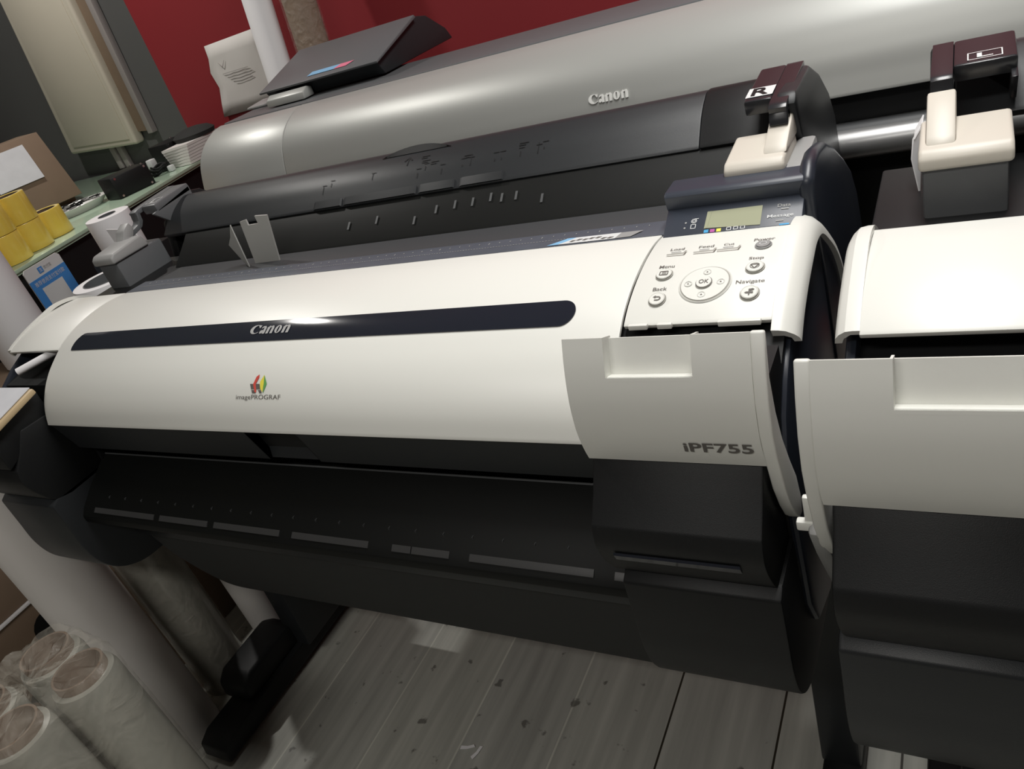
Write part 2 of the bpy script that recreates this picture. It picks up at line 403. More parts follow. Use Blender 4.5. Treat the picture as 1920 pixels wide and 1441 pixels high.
def printer(ox, oy, label, full=True):
    base = Vector((.50, .25, 0))
    root = empty('wide_format_printer', base + Vector((ox, oy, 0)), label, 'printer', 'white wide-format printers standing side by side')
    off = -base
    def B(g, name, m, bevel=0.0, parent=None, **k):
        o = g.build(name, m, parent or root, bevel=bevel, off=off if parent is None else (0, 0, 0), **k)
        return o
    on = lambda x, s, h: PW.pt(x, s, h + .0006)
    # body
    g = G()
    g.prism([(.10, .60), (.10, .785), (.035, .80), (.022, .858), (.045, .92), (.12, .962), (.25, .970), (.42, .960), (.452, .99), (.50, 1.040), (.555, 1.036), (.62, .985), (.68, .88), (.68, .60)], 0.0, 1.02)
    g.prism([(.03, .62), (.045, .80), (.05, .93), (.12, .965), (.25, .970), (.42, .93), (.44, .90), (.44, .62)], 1.018, 1.178)
    g.prism([(.03, .62), (.045, .80), (.05, .915), (.12, .932), (.16, .962), (.25, .970), (.42, .93), (.44, .90), (.44, .62)], -.158, .002)
    g.box(1.13, 1.178, .005, .05, .70, .95)
    for x in (1.045, 1.09, 1.135, 1.16): g.box(x, x + .002, .001, .03, .70, .955)
    B(g, 'printer_body', M['darker'])
    # side panels: dark ovals inside the white rims
    side = [(.008, .66), (.0, .80), (.004, .86), (.02, .893), (.045, .916), (.075, .934), (.11, .949), (.15, .961), (.20, .967), (.25, .957), (.30, .928), (.345, .89), (.375, .84), (.385, .78), (.40, .66), (.36, .60), (.10, .58), (.03, .61)]
    B(G().prism(side, 1.174, 1.1835), 'side_panel', M['navy'], .006)
    B(G().prism(side, -.166, -.156), 'side_panel', M['navy'], .006)
    # hinged top cover
    g = G(); shell(g, PW, 0.0015, 1.0185, .005, lift=0, n=60)
    B(g, 'top_cover', M['white'], .0012)
    cover = root.children[-1]
    g = G(); xs = []
    s0, s1 = .1285, .1635; r = (s1 - s0) / 2; sm = (s0 + s1) / 2
    top = []; bot = []
    for k in range(13):
        t = PI / 2 * (1 - k / 12) + PI / 2
        top.append((.0585 + (-r * 1.0) * math.cos(PI / 2 * k / 12) * 1.05 - 0 * t, s1 - r * 2 * (1 - math.sin(PI / 2 * k / 12))))
    left = [(.041, .1285), (.0395, .134), (.0395, .141), (.041, .150), (.045, .158), (.0505, .1625), (.056, .1635)]
    right = [(.945 + .0175 * math.sin(PI * k / 14), sm + r * math.cos(PI * k / 14)) for k in range(15)]
    nX = 30
    topx = [(.056 + (.945 - .056) * k / nX, s1) for k in range(1, nX)]
    botx = [(.945 + (.041 - .945) * k / nX, s0) for k in range(1, nX)]
    outline = left + topx + right + botx
    ns = 9; rows = []
    def span(x):      # s-range of the strip at x
        lo, hi = s0, s1
        if x < .056:
            hi = np.interp(x, [.0395, .041, .045, .0505, .056], [.143, .150, .158, .1625, .1635]); lo = np.interp(x, [.0395, .041, .044], [.134, .1285, .1285])
        if x > .945:
            c = math.sqrt(max(0, 1 - ((x - .945) / .0175) ** 2)); lo, hi = sm - r * c, sm + r * c
        return lo, hi
    xx = [.0395, .040, .041, .043, .0455, .048, .0505, .053, .056] + list(np.linspace(.08, .92, 12)) + [.945 + .0175 * math.sin(a) for a in np.linspace(0, PI / 2, 10)]
    for x in xx:
        lo, hi = span(x); rows.append([PW.pt(x, lo + (hi - lo) * j / ns, .0012) for j in range(ns + 1)])
    g.grid(rows)
    # skirt so the strip has thickness
    edge = [PW.pt(x, span(x)[1], .0012) for x in xx] + [PW.pt(x, span(x)[0], .0012) for x in xx[::-1]]
    low = [PW.pt(x, span(x)[1], -.001) for x in xx] + [PW.pt(x, span(x)[0], -.001) for x in xx[::-1]]
    n = len(edge); g.add(edge + low, [(i, (i + 1) % n, n + (i + 1) % n, n + i) for i in range(n)])
    strip = B(g, 'brand_strip', M['gloss'], parent=cover)
    on2 = lambda x, s, h: PW.pt(x, s, h + .0022)
    g = G(); brand(g, on2, .4625, .5385, .1395, .1550)
    B(g, 'brand_lettering', M['grey'], parent=cover, fix=False)
    # imagePROGRAF mark
    g = G(); fit_text(g, 'imagePROGRAF', on, .4685, .5530, .0440, .0520)
    def S_(u, v): return (.494 + u * .0315, .0540 + v * .0240)
    def q(pts, mi): flat_poly(g, [S_(*p) for p in pts], on, mi)
    q([(0, .52), (.27, .52), (.34, .22), (.10, .22)], 0); q([(.36, .52), (.58, .52), (.66, .22), (.42, .22)], 0)
    q([(.12, .17), (.34, .17), (.38, 0), (.18, 0)], 0); q([(.52, .17), (.68, .17), (.76, 0), (.62, 0)], 0)
    g2 = G()
    flat_poly(g2, [S_(*p) for p in [(.20, .50), (.34, .92), (.50, 1.05), (.52, .9), (.36, .52), (.44, .05), (.34, .05)]], lambda x, s, h: PW.pt(x, s, .0009), 0)
    flat_poly(g2, [S_(*p) for p in [(.60, .62), (.80, 1.02), (.84, .5), (.80, .05), (.66, .25)]], lambda x, s, h: PW.pt(x, s, .0009), 1)
    flat_poly(g2, [S_(*p) for p in [(.84, .5), (.80, 1.02), (1.02, .52), (.84, .0)]], lambda x, s, h: PW.pt(x, s, .0009), 2)
    B(g, 'product_mark', M['ink'], parent=cover, fix=False)
    g2.build('mark_colours', None, cover, mats=[M['red'], M['yellow'], M['green']], fix=False)
    # band under the cover with a finger grip
    band = [(.004, .868), (.022, .804), (.032, .804), (.020, .868)]
    g = G(); g.prism(band, 0.0, .468); g.prism(band, .565, 1.02)
    g.prism([(.020, .866), (.034, .835), (.026, .804), (.038, .800), (.046, .835), (.032, .868)], .468, .565)
    g.prism([(.004, .868), (.022, .804), (.046, .804), (.032, .868)], .4665, .468)
    g.prism([(.004, .868), (.022, .804), (.046, .804), (.032, .868)], .565, .5665)
    B(g, 'front_band', M['dark'])
    # output guide
    g = G()
    guide = [(.10, .775), (.05, .765), (.0, .735), (-.030, .712), (-.040, .700), (-.040, .688), (-.030, .678), (.0, .668), (.10, .66)]
    g.prism(guide, -.02, 1.03)
    B(g, 'output_guide', M['black'], .002)
    gd = root.children[-1]
    g = G()
    lip = Curve([(-.022, .7185), (-.034, .709), (-.0405, .700), (-.0405, .690)], 5)
    for a, b in ((.03, .19), (.205, .32), (.335, .475), (.50, .64), (.68, .71), (.712, .77), (.80, .965), (.99, 1.02)):
        shell(g, lip, a, b, .002, a0=.0075, a1=.0165, lift=.0012, n=8)
    B(g, 'lip_highlight', M['lipgrey'], parent=gd)  # paler strips paint the broken highlight along the guide lip
    g = G()
    for k in range(22):
        x = .06 + k * .0435; g.box(x, x + .0008, -.014, -.008, .722, .7275)
    g.prism([(.051, .7665), (.050, .7675), (.052, .7690)], 0, 1.02)
    B(g, 'guide_rib', M['faint'], parent=gd)
    # rear: ruler rail, feed shelf, roll cover
    g = G(); g.prism([(.250, .975), (.250, .9815), (.296, .9795), (.300, .970)], 0.0, 1.03)
    rail = B(g, 'ruler_rail', M['rail'], .0008)
    g = G()
    for k in range(60):
        x = .03 + k * .0163; g.box(x, x + .001, .283 if k % 5 else .281, .2855, .9803, .9807)
    for k in range(220):
        x = .02 + k * .0044; g.box(x, x + .0022, .2695, .2703, .9809, .98125)
    B(g, 'ruler_marks', M['inkl'], parent=rail)
    if full:
        rl = lambda x, y, h: (x, y, .9822)
        g = G()
        flat_poly(g, [(.866, .252), (.882, .252), (.902, .268), (.890, .268)], rl, 0)
        flat_poly(g, [(.882, .252), (.902, .268), (.962, .268), (.958, .2525)], rl, 1)
        flat_poly(g, [(.958, .2525), (.962, .268), (.990, .268), (.978, .2535)], rl, 2)
        g.build('worn_sticker', None, rail, mats=[M['sky'], M['inkw'], M['grey']], fix=False)
        g = G(); random.seed(3)
        for k in range(7):
            x = .896 + k * .0085; y = .2545 + random.random() * .007
            g = G(); flat_poly(g, [(x, y), (x + .004, y - .001), (x + .009, y + .003), (x + .003, y + .004)], lambda x, y, h: (x, y, .9825))
            g.build('sticker_print', M['ink'], rail, fix=False)
    g = G()
    g.prism([(.300, .960), (.300, .9715), (.380, .9665), (.384, .955)], 0.0, 1.10)
    B(g, 'feed_shelf', M['shelf'], .001)
    g = G(); g.prism([(.378, .96), (.384, .9685), (.420, .995), (.442, 1.012), (.455, 1.00), (.40, .96)], -.02, 1.10)
    B(g, 'lower_roll_cover', M['black'], .002)
    low = root.children[-1]
    g = G()
    def onl(x, v, h): t = v; return (x, .384 + .058 * t, .9692 + .0435 * t + .001)
    for x, t in ((.56, .25), (.60, .45), (.635, .5), (.668, .5), (.70, .55), (.72, .5), (.745, .5), (.79, .35), (.48, .4), (.42, .35)):
        g = G(); flat_poly(g, [(x, t), (x + .004, t), (x + .004, t + .2), (x, t + .2)], onl)
        g.build('roll_width_marks', M['faint'], low, fix=False)
    g = G(); shell(g, COVER, -.085, 1.02, .012, n=50)
    rc = B(g, 'roll_cover', M['dark'], .002)
    g = G(); shell(g, COVER, 1.021, 1.135, .012, lift=.0015, n=50)
    B(g, 'roll_cover_end', M['darker'], .002)
    # printed arrow, ticks and grip on the roll cover
    ocv = lambda x, s, h: COVER.pt(x, s, .0008)
    g = G()
    sA = .062
    def ln(x0, a0, x1, a1, w_=.0012):
        dx, da = x1 - x0, a1 - a0; l = math.hypot(dx, da); nx, na = -da / l * w_, dx / l * w_
        flat_poly(g, [(x0 + nx, a0 + na), (x1 + nx, a1 + na), (x1 - nx, a1 - na), (x0 - nx, a0 - na)], ocv)
    ln(.525, .058, .525, .076); ln(.525, .076, .517, .068); ln(.525, .076, .533, .068)
    for k, (x, a, t) in enumerate([(.552, .070, 'A4 A3'), (.552, .060, 'B4 B2'), (.590, .048, 'A3'), (.345, .058, '24'), (.36, .044, 'A1'), (.455, .05, '17'), (.64, .055, '36'), (.70, .055, 'B1'), (.76, .055, 'A1 36'), (.67, .045, 'A2')]):
        pass
    for x in (.345, .362, .455, .552, .566, .60, .64, .655, .70, .712, .745, .775, .785):
        ln(x, .030 + (int(x * 1000) % 3) * .006, x, .040 + (int(x * 1000) % 4) * .005, .0007)
        ln(x - .004, .047 + (int(x * 1000) % 3) * .004, x + .006, .047 + (int(x * 1000) % 3) * .004, .0007)
    for x, a in ((.552, .072), (.556, .062), (.575, .056), (.64, .056), (.74, .060)):
        ln(x, a, x + .016, a, .0009); ln(x, a - .004, x + .012, a - .004, .0009)
    g.build('roll_cover_print', M['darker'], rc, fix=False)
    g = G()
    N = 16; vs = []
    for k in range(N + 1):
        u = k / N; x = .462 + .142 * u; b = math.sin(PI * u) ** .8
        vs.append([COVER.pt(x, .0850 + .0015, .001), COVER.pt(x, .0850 + .014 * b, .001 + .006 * b), COVER.pt(x, .0850 + .0145 * b + .0015, .001)])
    g.grid(vs)
    g.build('cover_grip', M['darker'], rc, fix=False)
    for x0, x1 in ((.20, .33), (.335, .42), (.425, .50), (.505, .60)):
        pass
    g = G()
    for x0, x1 in ((.33, .395), (.40, .555), (.56, .63), (.64, .72)):
        sweep(g, COVER, [(x0, .0005), (x0 + .006, .003), (x1 - .002, .003), (x1, .0005)], .002, .016, 6)
    g.build('cover_catch', M['dark'], rc)
    # end cheeks of the roll cover
    cheek = [(.42, .70), (.41, .98), (.385, 1.04), (.372, 1.070), (.385, 1.080), (.49, 1.080), (.56, 1.05), (.62, 1.01), (.66, .965), (.68, .90), (.68, .70)]
    B(G().prism(cheek, 1.135, 1.158), 'end_cheek', M['dark'], .005)
    B(G().prism([(.45, .70), (.45, .95), (.47, 1.03), (.53, 1.072), (.58, 1.06), (.64, 1.01), (.68, .92), (.68, .70)], -.11, -.085), 'end_cheek', M['darker'], .005)
    hump = [(.262, .975), (.268, 1.018), (.290, 1.030), (.320, 1.032), (.37, 1.022), (.43, .995), (.50, .955), (.56, .915), (.60, .87), (.63, .80), (.64, .70), (.30, .70)]
    B(G().prism(hump, 1.169, 1.186), 'rear_side_cover', M['navy'], .007, seg=3)
    # left white end: shoulder + rim
    LC = Curve([(.085, .9545), (.11, .967), (.135, .976), (.175, .984), (.215, .985), (.25, .981)], 10)
    g = G(); shell(g, PW, -.1525, -.0015, .006, a0=.131, n=40)
    B(g, 'left_shoulder', M['white'], .001)
    sec = [(-.152, -.006), (-.152, 0), (-.158, 0), (-.164, -.001), (-.1695, -.006), (-.173, -.012), (-.174, -.019), (-.168, -.019), (-.166, -.012), (-.160, -.006)]
    g = G(); sweep(g, RIM, [(x, h) for x, h in sec], a0=.022, n=44)
    B(g, 'left_rim', M['white'])
    # right white end: control panel + rim
    g = G(); shell(g, PW, 1.0215, 1.168, .006, a0=.1245, lift=.0005, n=40)
    for x0, x1 in ((1.03, 1.05), (1.06, 1.075), (1.12, 1.160)): g.box(x0, x1, .072, .077, .9585, .964)
    cp = B(g, 'control_panel', M['white'], .001)
    sec2 = [(1.168, -.010), (1.168, .0005), (1.175, .0), (1.181, -.002), (1.1875, -.008), (1.191, -.014), (1.192, -.021), (1.1855, -.021), (1.184, -.014), (1.178, -.010)]
    g = G(); sweep(g, RIM, sec2, n=44)
    B(g, 'right_rim', M['white'])
    if full:
        pn = lambda x, s, h: PW.pt(x, s, h + .0012)
        def disc(g, x, s, r, h0, h1, n=28, ax=1.0):
            top_ = [pn(x + r * math.cos(2 * PI * k / n), s + r * ax * math.sin(2 * PI * k / n), h1) for k in range(n)]
            bt = [pn(x + r * math.cos(2 * PI * k / n), s + r * ax * math.sin(2 * PI * k / n), h0) for k in range(n)]
            g.add(top_ + bt, [tuple(range(n))] + [(i, n + i, n + (i + 1) % n, (i + 1) % n) for i in range(n)])
        def ring(g, x, s, r0, r1, h, n=36, hi=0.0):
            a = [pn(x + r0 * math.cos(2 * PI * k / n), s + r0 * math.sin(2 * PI * k / n), h) for k in range(n)]
            m_ = [pn(x + (r0 + r1) / 2 * math.cos(2 * PI * k / n), s + (r0 + r1) / 2 * math.sin(2 * PI * k / n), h + hi) for k in range(n)]
            b = [pn(x + r1 * math.cos(2 * PI * k / n), s + r1 * math.sin(2 * PI * k / n), h) for k in range(n)]
            g.add(a + m_ + b, [(i, (i + 1) % n, n + (i + 1) % n, n + i) for i in range(n)] + [(n + i, n + (i + 1) % n, 2 * n + (i + 1) % n, 2 * n + i) for i in range(n)])
        def button(x, s, r, icon):
            g = G(); disc(g, x, s, r * .80, -.001, .0022); ring(g, x, s, r * .70, r * .86, .0020, hi=.0006)
            b = g.build('round_button', M['white'], cp)
            g = G(); ring(g, x, s, r * .82, r * .98, .0003); g.build('button_gap', M['groove'], b)
            g = G(); ic = lambda x_, s_, h: pn(x_, s_, .0027)
            def L_(pts, w_=.0005):
                for (a0, b0), (a1, b1) in zip(pts[:-1], pts[1:]):
                    dx, dy = a1 - a0, b1 - b0; l = math.hypot(dx, dy); nx, ny = -dy / l * w_, dx / l * w_
                    flat_poly(g, [(x + a0 + nx, s + b0 + ny), (x + a1 + nx, s + b1 + ny), (x + a1 - nx, s + b1 - ny), (x + a0 - nx, s + b0 - ny)], ic)
            e = .0042
            if icon == 'menu':
                L_([(-e, e * .7), (e, e * .7), (e, -e * .7), (-e, -e * .7), (-e, e * .7)])
                for k in (-.3, 0, .3): L_([(-e * .5, k * e), (e * .7, k * e)], .0003)
            elif icon == 'back':
                L_([(e * .3 - .004, e * .4), (e * .5, e * .4), (e * .9, e * .1), (e * .9, -e * .3), (e * .5, -e * .6), (-e * .5, -e * .6)], .0006)
                flat_poly(g, [(x - e, s + e * .4), (x - e * .3, s + e * .85), (x - e * .3, s - e * .05)], ic)
            elif icon == 'stop':
                L_([(-e, e * .5), (e, e * .5), (0, -e * .9), (-e, e * .5)])
                pts = [(e * 1.05 * math.cos(2 * PI * k / 20), e * .95 * math.sin(2 * PI * k / 20)) for k in range(21)]; L_(pts, .0003)
            elif icon == 'nav':
                L_([(0, -e * 1.1), (0, e * .8)], .0006); flat_poly(g, [(x - e * .2, s + e * .1), (x - e * .2, s + e * .7), (x + e * .7, s + e * .9), (x + e * 1.15, s + e * .6), (x + e * .7, s + e * .3)], ic)
                flat_poly(g, [(x + e * .9, s - e * .05), (x - e * .7, s - e * .05), (x - e * 1.1, s - e * .3), (x - e * .7, s - e * .55), (x + e * .9, s - e * .55)], ic)
            g.build('button_icon', M['ink'], b, fix=False)
        button(1.0510, .1930, .0096, 'menu'); button(1.0520, .1555, .0096, 'back')
        button(1.1437, .1935, .0098, 'stop'); button(1.1442, .1565, .0098, 'nav')
        # dial pad
        g = G(); disc(g, 1.0975, .1745, .0238, -.001, .0012, 48)
        dial = g.build('dial_pad', M['white'], cp)
        g = G(); ring(g, 1.0975, .1745, .0236, .0256, .0003, 48); g.build('dial_gap', M['groove'], dial)
        g = G(); ring(g, 1.0975, .1745, .0246, .0266, -.0002, 48, hi=.001); g.build('dial_collar', M['white'], dial)
        g = G(); disc(g, 1.0970, .1740, .0076, .001, .0032, 32); ring(g, 1.0970, .1740, .0074, .0086, .0012, 32)
        g.build('ok_button', M['white'], dial)
        g = G(); fit_text(g, 'OK', lambda x, s, h: pn(x, s, .0036), 1.0922, 1.1022, .1712, .1768, .01); ring(g, 1.0970, .1740, .0077, .0084, .0024, 32)
        g.build('ok_lettering', M['ink'], dial, fix=False)
        for dx, ds in ((0, .0165), (0, -.0165), (-.0165, 0), (.0165, 0)):
            g = G(); ring(g, 1.0972 + dx, .1742 + ds, .0030, .0042, .0012, 20, hi=.0006)
            g.build('dial_dimple', M['white'], dial)
            g = G()
            flat_poly(g, [(1.0972 + dx - .0012, .1742 + ds - .0006), (1.0972 + dx + .0012, .1742 + ds - .0006), (1.0972 + dx, .1742 + ds + .001)], lambda x, s, h: pn(x, s, .0016))
            g.build('dial_arrow', M['ink'], dial, fix=False)
        # soft keys
        for (x0, x1, s_) in ((1.0440, 1.0640, .2290), (1.0735, 1.0960, .2290), (1.0985, 1.1212, .2295)):
            g = G(); g.add([pn(x0, s_, .0008), pn(x1, s_, .0012), pn(x1 + .0012, s_ + .0075, .0008), pn(x1 - .0008, s_ + .0075, .0008), pn(x1 - .0016, s_ + .0018, .0016), pn(x0, s_ + .0018, .0012)], [(0, 1, 4, 5), (1, 2, 3, 4)])
            kb = g.build('soft_key', M['groove'], cp, fix=False)
            g = G(); c = (x0 + x1) / 2 - .0005; g.add([pn(c - .0055, s_ + .0045, .0008), pn(c + .0055, s_ + .0045, .0008), pn(c + .0055, s_ + .0065, .0008), pn(c - .0055, s_ + .0065, .0008)], [(0, 1, 2, 3)])
            g.build('key_lamp', M['grey'], kb, fix=False)
        g = G(); disc(g, 1.1450, .2340, .0066, 0, .0018, 28); ring(g, 1.1450, .2340, .0066, .0086, .0002, 28, hi=.0012)
        pb = g.build('power_button', M['grey'], cp)
        g = G(); ring(g, 1.1450, .2340, .0030, .0036, .0022, 24); g.build('power_icon', M['inkw'], pb)
        g = G(); tt = lambda x, s, h: pn(x, s, 0)
        for s_, x0, x1, a0, a1 in (('Load', 1.0452, 1.0605, .2405, .2455), ('Feed', 1.0765, 1.0925, .2405, .2455), ('Cut', 1.1030, 1.1140, .2410, .2455), ('Power', 1.1335, 1.1545, .2445, .2500),
                               ('Stop', 1.1350, 1.1495, .2065, .2125), ('Navigate', 1.1285, 1.1560, .1695, .1755), ('Menu', 1.0420, 1.0585, .2055, .2105), ('Back', 1.0440, 1.0590, .1685, .1735)):
            g = G(); fit_text(g, s_, tt, x0, x1, a0, a1, .006)
            g.build('key_name', M['ink'], cp, fix=False)
        # display: tilted plate with a hood
        A = Vector((0, .235, .9835)); D = Vector((0, .0366, .0175)).normalized(); Nn = Vector((0, -D.z, D.y))
        dp = lambda x, s, h: tuple(Vector((x, 0, 0)) + A + D * s + Nn * (h + .0008))
        g = G(); g.prism([(.232, .975), (.235, .9838), (.274, 1.0025), (.30, 1.0025), (.30, .965)], 1.0235, 1.1745)
        disp = B(g, 'display_plate', M['navyp'], .001)
        g = G(); g.prism([(.272, 1.0000), (.268, 1.0175), (.274, 1.0215), (.315, 1.0215), (.325, .965), (.285, .99)], 1.0215, 1.176)
        B(g, 'display_hood', M['navyp'], .003)
        g = G(); flat_poly(g, [(1.0765, .0310), (1.1320, .0310), (1.1320, .0040), (1.0740, .0070)], dp)
        flat_poly(g, [(1.0765, .0310), (1.0740, .0070), (1.0705, .0066), (1.0715, .0310)], lambda x, s, h: dp(x, s, .0002))
        g.build('lcd_screen', M['lcd'], disp, fix=False)
        g = G()
        for k, x in enumerate((1.0735, 1.0805, 1.0875)):
            g = G(); flat_poly(g, [(x - .0025, .0005), (x + .0025, .0005), (x + .0025, .0048), (x - .0025, .0048)], dp); g.build('ink_colour_square', M[('cyan', 'magenta', 'yellow')[k]], disp, fix=False)
        g = G(); flat_poly(g, [(1.152, .0002), (1.162, .0002), (1.162, .0022), (1.152, .0022)], dp)
        g.build('blue_tab', M['cyan'], disp, fix=False)
        g = G()
        fit_text(g, 'Message', dp, 1.1385, 1.1655, .0105, .0160, .006)
        g.build('display_lettering', M['inkw'], disp, fix=False)
        def frame(x0, x1, s0_, s1_, w_=.0004):
            for a, b, c, d in ((x0, x1, s0_, s0_ + 2 * w_), (x0, x1, s1_ - 2 * w_, s1_), (x0, x0 + 2 * w_, s0_, s1_), (x1 - 2 * w_, x1, s0_, s1_)):
                flat_poly(g, [(a, c), (b, c), (b, d), (a, d)], dp)
        for x in (1.0985, 1.1060, 1.1135):
            g = G(); frame(x - .0026, x + .0026, .0008, .0055); g.build('ink_level_square', M['inkw'], disp, fix=False)
        g = G(); frame(1.0545, 1.0605, .0085, .0150); g.build('sheet_icon', M['inkw'], disp, fix=False)
        g = G()
        for k in range(16):
            t0, t1 = 2 * PI * k / 16, 2 * PI * (k + 1) / 16
            for r_ in (.0026, .0012):
                flat_poly(g, [(1.0575 + r_ * math.cos(t0), .0195 + r_ * math.sin(t0)), (1.0575 + (r_ + .0007) * math.cos(t0), .0195 + (r_ + .0007) * math.sin(t0)), (1.0575 + (r_ + .0007) * math.cos(t1), .0195 + (r_ + .0007) * math.sin(t1)), (1.0575 + r_ * math.cos(t1), .0195 + r_ * math.sin(t1))], dp)
        flat_poly(g, [(1.0575, .0222), (1.0625, .0222), (1.0625, .0229), (1.0575, .0229)], dp)
        g.build('roll_icon', M['inkw'], disp, fix=False)
        g = G(); fit_text(g, 'Data', dp, 1.1480, 1.1615, .0255, .0300, .006); g.build('display_lettering', M['inkl'], disp, fix=False)
        for x, s_ in ((1.0482, .0180), (1.0478, .0105)):
            g = G(); flat_poly(g, [(x + .0012 * math.cos(k * PI / 6), s_ + .0012 * math.sin(k * PI / 6)) for k in range(12)], dp)
            g.build('display_lamp', M['inkl'], disp, fix=False)
        for x, y in ((1.148, .0060), (1.152, .0220)):
            g = G(); flat_poly(g, [(x, y), (x + .0078, y), (x + .0078, y + .0017), (x, y + .0017)], dp)
            g.build('display_lamp', M['inkl'], disp, fix=False)

    # ink hatches at the rear: box, lid, arm with its letter
    def hatch(xl, xr, leg_left, y0, ya, arm_y1, letter, lidm):
        g = G(); g.box(xl, xr, y0, y0 + .115, .90, 1.0155)
        hb = B(g, 'ink_hatch', M['mid'], .004)
        wl = .0; sgn = 1 if leg_left else -1
        lx0, lx1 = (xl - .003, xr + .004)
        g = G(); g.prism([(y0 - .006, 1.015), (y0 - .006, 1.027), (y0 + .002, 1.034), (y0 + .075, 1.040), (y0 + .085, 1.015)], lx0, lx1)
        lid = g.build('hatch_lid', M[lidm], hb, bevel=.004, seg=3)
        px0, px1 = (xl + .006, xl + .026) if leg_left else (xr - .018, xr + .002)
        q0 = .05 if (full and leg_left) else .010
        g = G(); g.prism([(y0 + q0, 1.034), (y0 + q0 + .010, 1.041), (y0 + max(.060, q0 + .018), 1.054), (y0 + .088, 1.064), (y0 + .094, 1.050), (y0 + .080, 1.030)], px0 - .003, px1 + .003)
        g.build('lid_hinge', M[lidm], hb, bevel=.003)
        cv = Curve([(y0 + .082, 1.044), (ya - .004, 1.052), (ya, 1.066), (ya + .010, 1.076), (arm_y1, 1.084)], 6)
        g = G(); shell(g, cv, px0, px1, .009, n=30)
        arm = g.build('hatch_arm', M['mid' if (full and leg_left) else 'semi'], hb, bevel=.002)  # front printer's left arm: grey paints the glancing sheen on black plastic
        ax0, ax1 = (px1, xr + .010) if leg_left else (xl + .010, px0)
        k0 = cv.S[-1] * .42
        g = G(); shell(g, cv, ax0, ax1, .018, a0=k0, n=24)
        g.build('arm_plate', M['mid' if (full and leg_left) else 'semi'], hb, bevel=.003)  # plate carries the same sheen in its colour
        if leg_left:
            g = G(); g.prism([(ya + .006, 1.062), (arm_y1, 1.078), (arm_y1, 1.02), (ya + .04, 1.030)], ax1 - .006, ax1); g.build('arm_web', M['mid' if full else 'semi'], hb, bevel=.001)  # web lightened with the arm, sheen put into the grey
        cm = lambda x, s, h: cv.pt(x, s, .0008)
        sl = cv.S[-1]
        mx = (ax0 + ax1) / 2; a0 = sl * .47; a1 = sl * .62; hw = .0155
        g = G()
        if letter == 'R':
            flat_poly(g, [(mx - hw, a0), (mx + hw, a0), (mx + hw, a1), (mx - hw, a1)], cm)
            g.build('letter_plate', M['inkw'], hb, fix=False)
            g = G(); fit_text(g, 'R', lambda x, s, h: cv.pt(x, s, .0014), mx - .010, mx + .010, a0 + .003, a1 - .003, .02)
            g.build('hatch_letter', M['darker'], hb, fix=False)
        else:
            for (u0, u1, v0, v1) in ((-hw, hw, a0, a0 + .0012), (-hw, hw, a1 - .0012, a1), (-hw, -hw + .0012, a0, a1), (hw - .0012, hw, a0, a1)):
                flat_poly(g, [(mx + u0, v0), (mx + u1, v0), (mx + u1, v1), (mx + u0, v1)], cm)
            fit_text(g, 'L', cm, mx - .007, mx + .007, a0 + .004, a1 - .004, .02)
            g.build('hatch_letter', M['inkw'], hb, fix=False)
    if full: hatch(-.142, -.084, True, .315, .43, .545, 'L', 'grey')
    else: hatch(-.112, -.040, True, .300, .392, .490, 'L', 'beige')
    hatch(1.088, 1.148, False, .305, .36, .500, 'R', 'beige')
    B(G().box(1.150, 1.172, .30, .40, .96, 1.022), 'hatch_latch', M['grey'], .004)
    # deck between hatches
    B(G().box(-.16, .0, .25, .45, .94, .965), 'left_deck', M['darker'], .003)
    if full:
        # paper guide standing on the shelf
        g = G()
        g.add([(.213, .332, .969), (.206, .334, 1.000), (.232, .332, 1.022), (.2345, .332, 1.022), (.2345, .332, .969)], [(0, 1, 2, 3, 4)])
        g = G(); g.slab([(.216, .350, .968), (.204, .345, 1.010), (.226, .338, 1.026), (.244, .334, 1.048), (.240, .334, .968)], .002)
        g.slab([(.2405, .350, .968), (.252, .350, 1.046), (.268, .350, 1.048), (.268, .350, 1.038), (.292, .350, 1.038), (.292, .350, 1.052), (.320, .350, 1.050), (.300, .350, .968)], .003)
        B(g, 'paper_stop', M['stop'], 0, fix=True)
    # right ink tank door, standing half open, with a hand pocket
    def tank_door(xi, xo, flip, opened=True):
        """xi inner edge, xo outer edge of the front skin"""
        g = G(); a1 = DOOR.S[-1]
        u = lambda f: xi + (xo - xi) * f
        p0, p1 = (u(.225), u(.72)) if not flip else (u(.06), u(.69))
        pa = a1 * .72
        def sh(x0, x1, a, b, lift=0.0): shell(g, DOOR, min(x0, x1), max(x0, x1), .004, a0=a, a1=b, lift=lift, n=14)
        sh(xi, p0, 0, a1); sh(p1, xo, 0, a1); sh(p0, p1, 0, pa)
        # pocket: back wall, floor and ends
        sh(p0, p1, pa, a1 * .985, lift=-.014)
        for x0, x1 in ((p0, p0 + (.002 if xo > xi else -.002)), (p1 - (.002 if xo > xi else -.002), p1)):
            poly = [tuple(DOOR.at(a, 0)) for a in np.linspace(pa, a1, 8)] + [tuple(DOOR.at(a, -.018)) for a in np.linspace(a1, pa, 8)]
            g.prism(poly, min(x0, x1), max(x0, x1))
        g.prism([tuple(DOOR.at(pa, 0)), tuple(DOOR.at(pa, -.018)), tuple(DOOR.at(pa - .003, -.018)), tuple(DOOR.at(pa - .003, 0))], min(p0, p1), max(p0, p1))
        return g
    g = tank_door(1.010, 1.176, False)
    door = B(g, 'ink_tank_door', M['white'], 0)
    tail = [(-.0258, 1.0105), (-.037, .985), (-.046, .955), (-.049, .925), (-.046, .900), (-.041, .878), (-.036, .855), (-.024, .825), (-.012, .803), (.0, .790), (.010, .788), (.014, .806), (.008, .835), (-.006, .865), (-.020, .900), (-.028, .935), (-.030, .970), (-.020, 1.0085)]
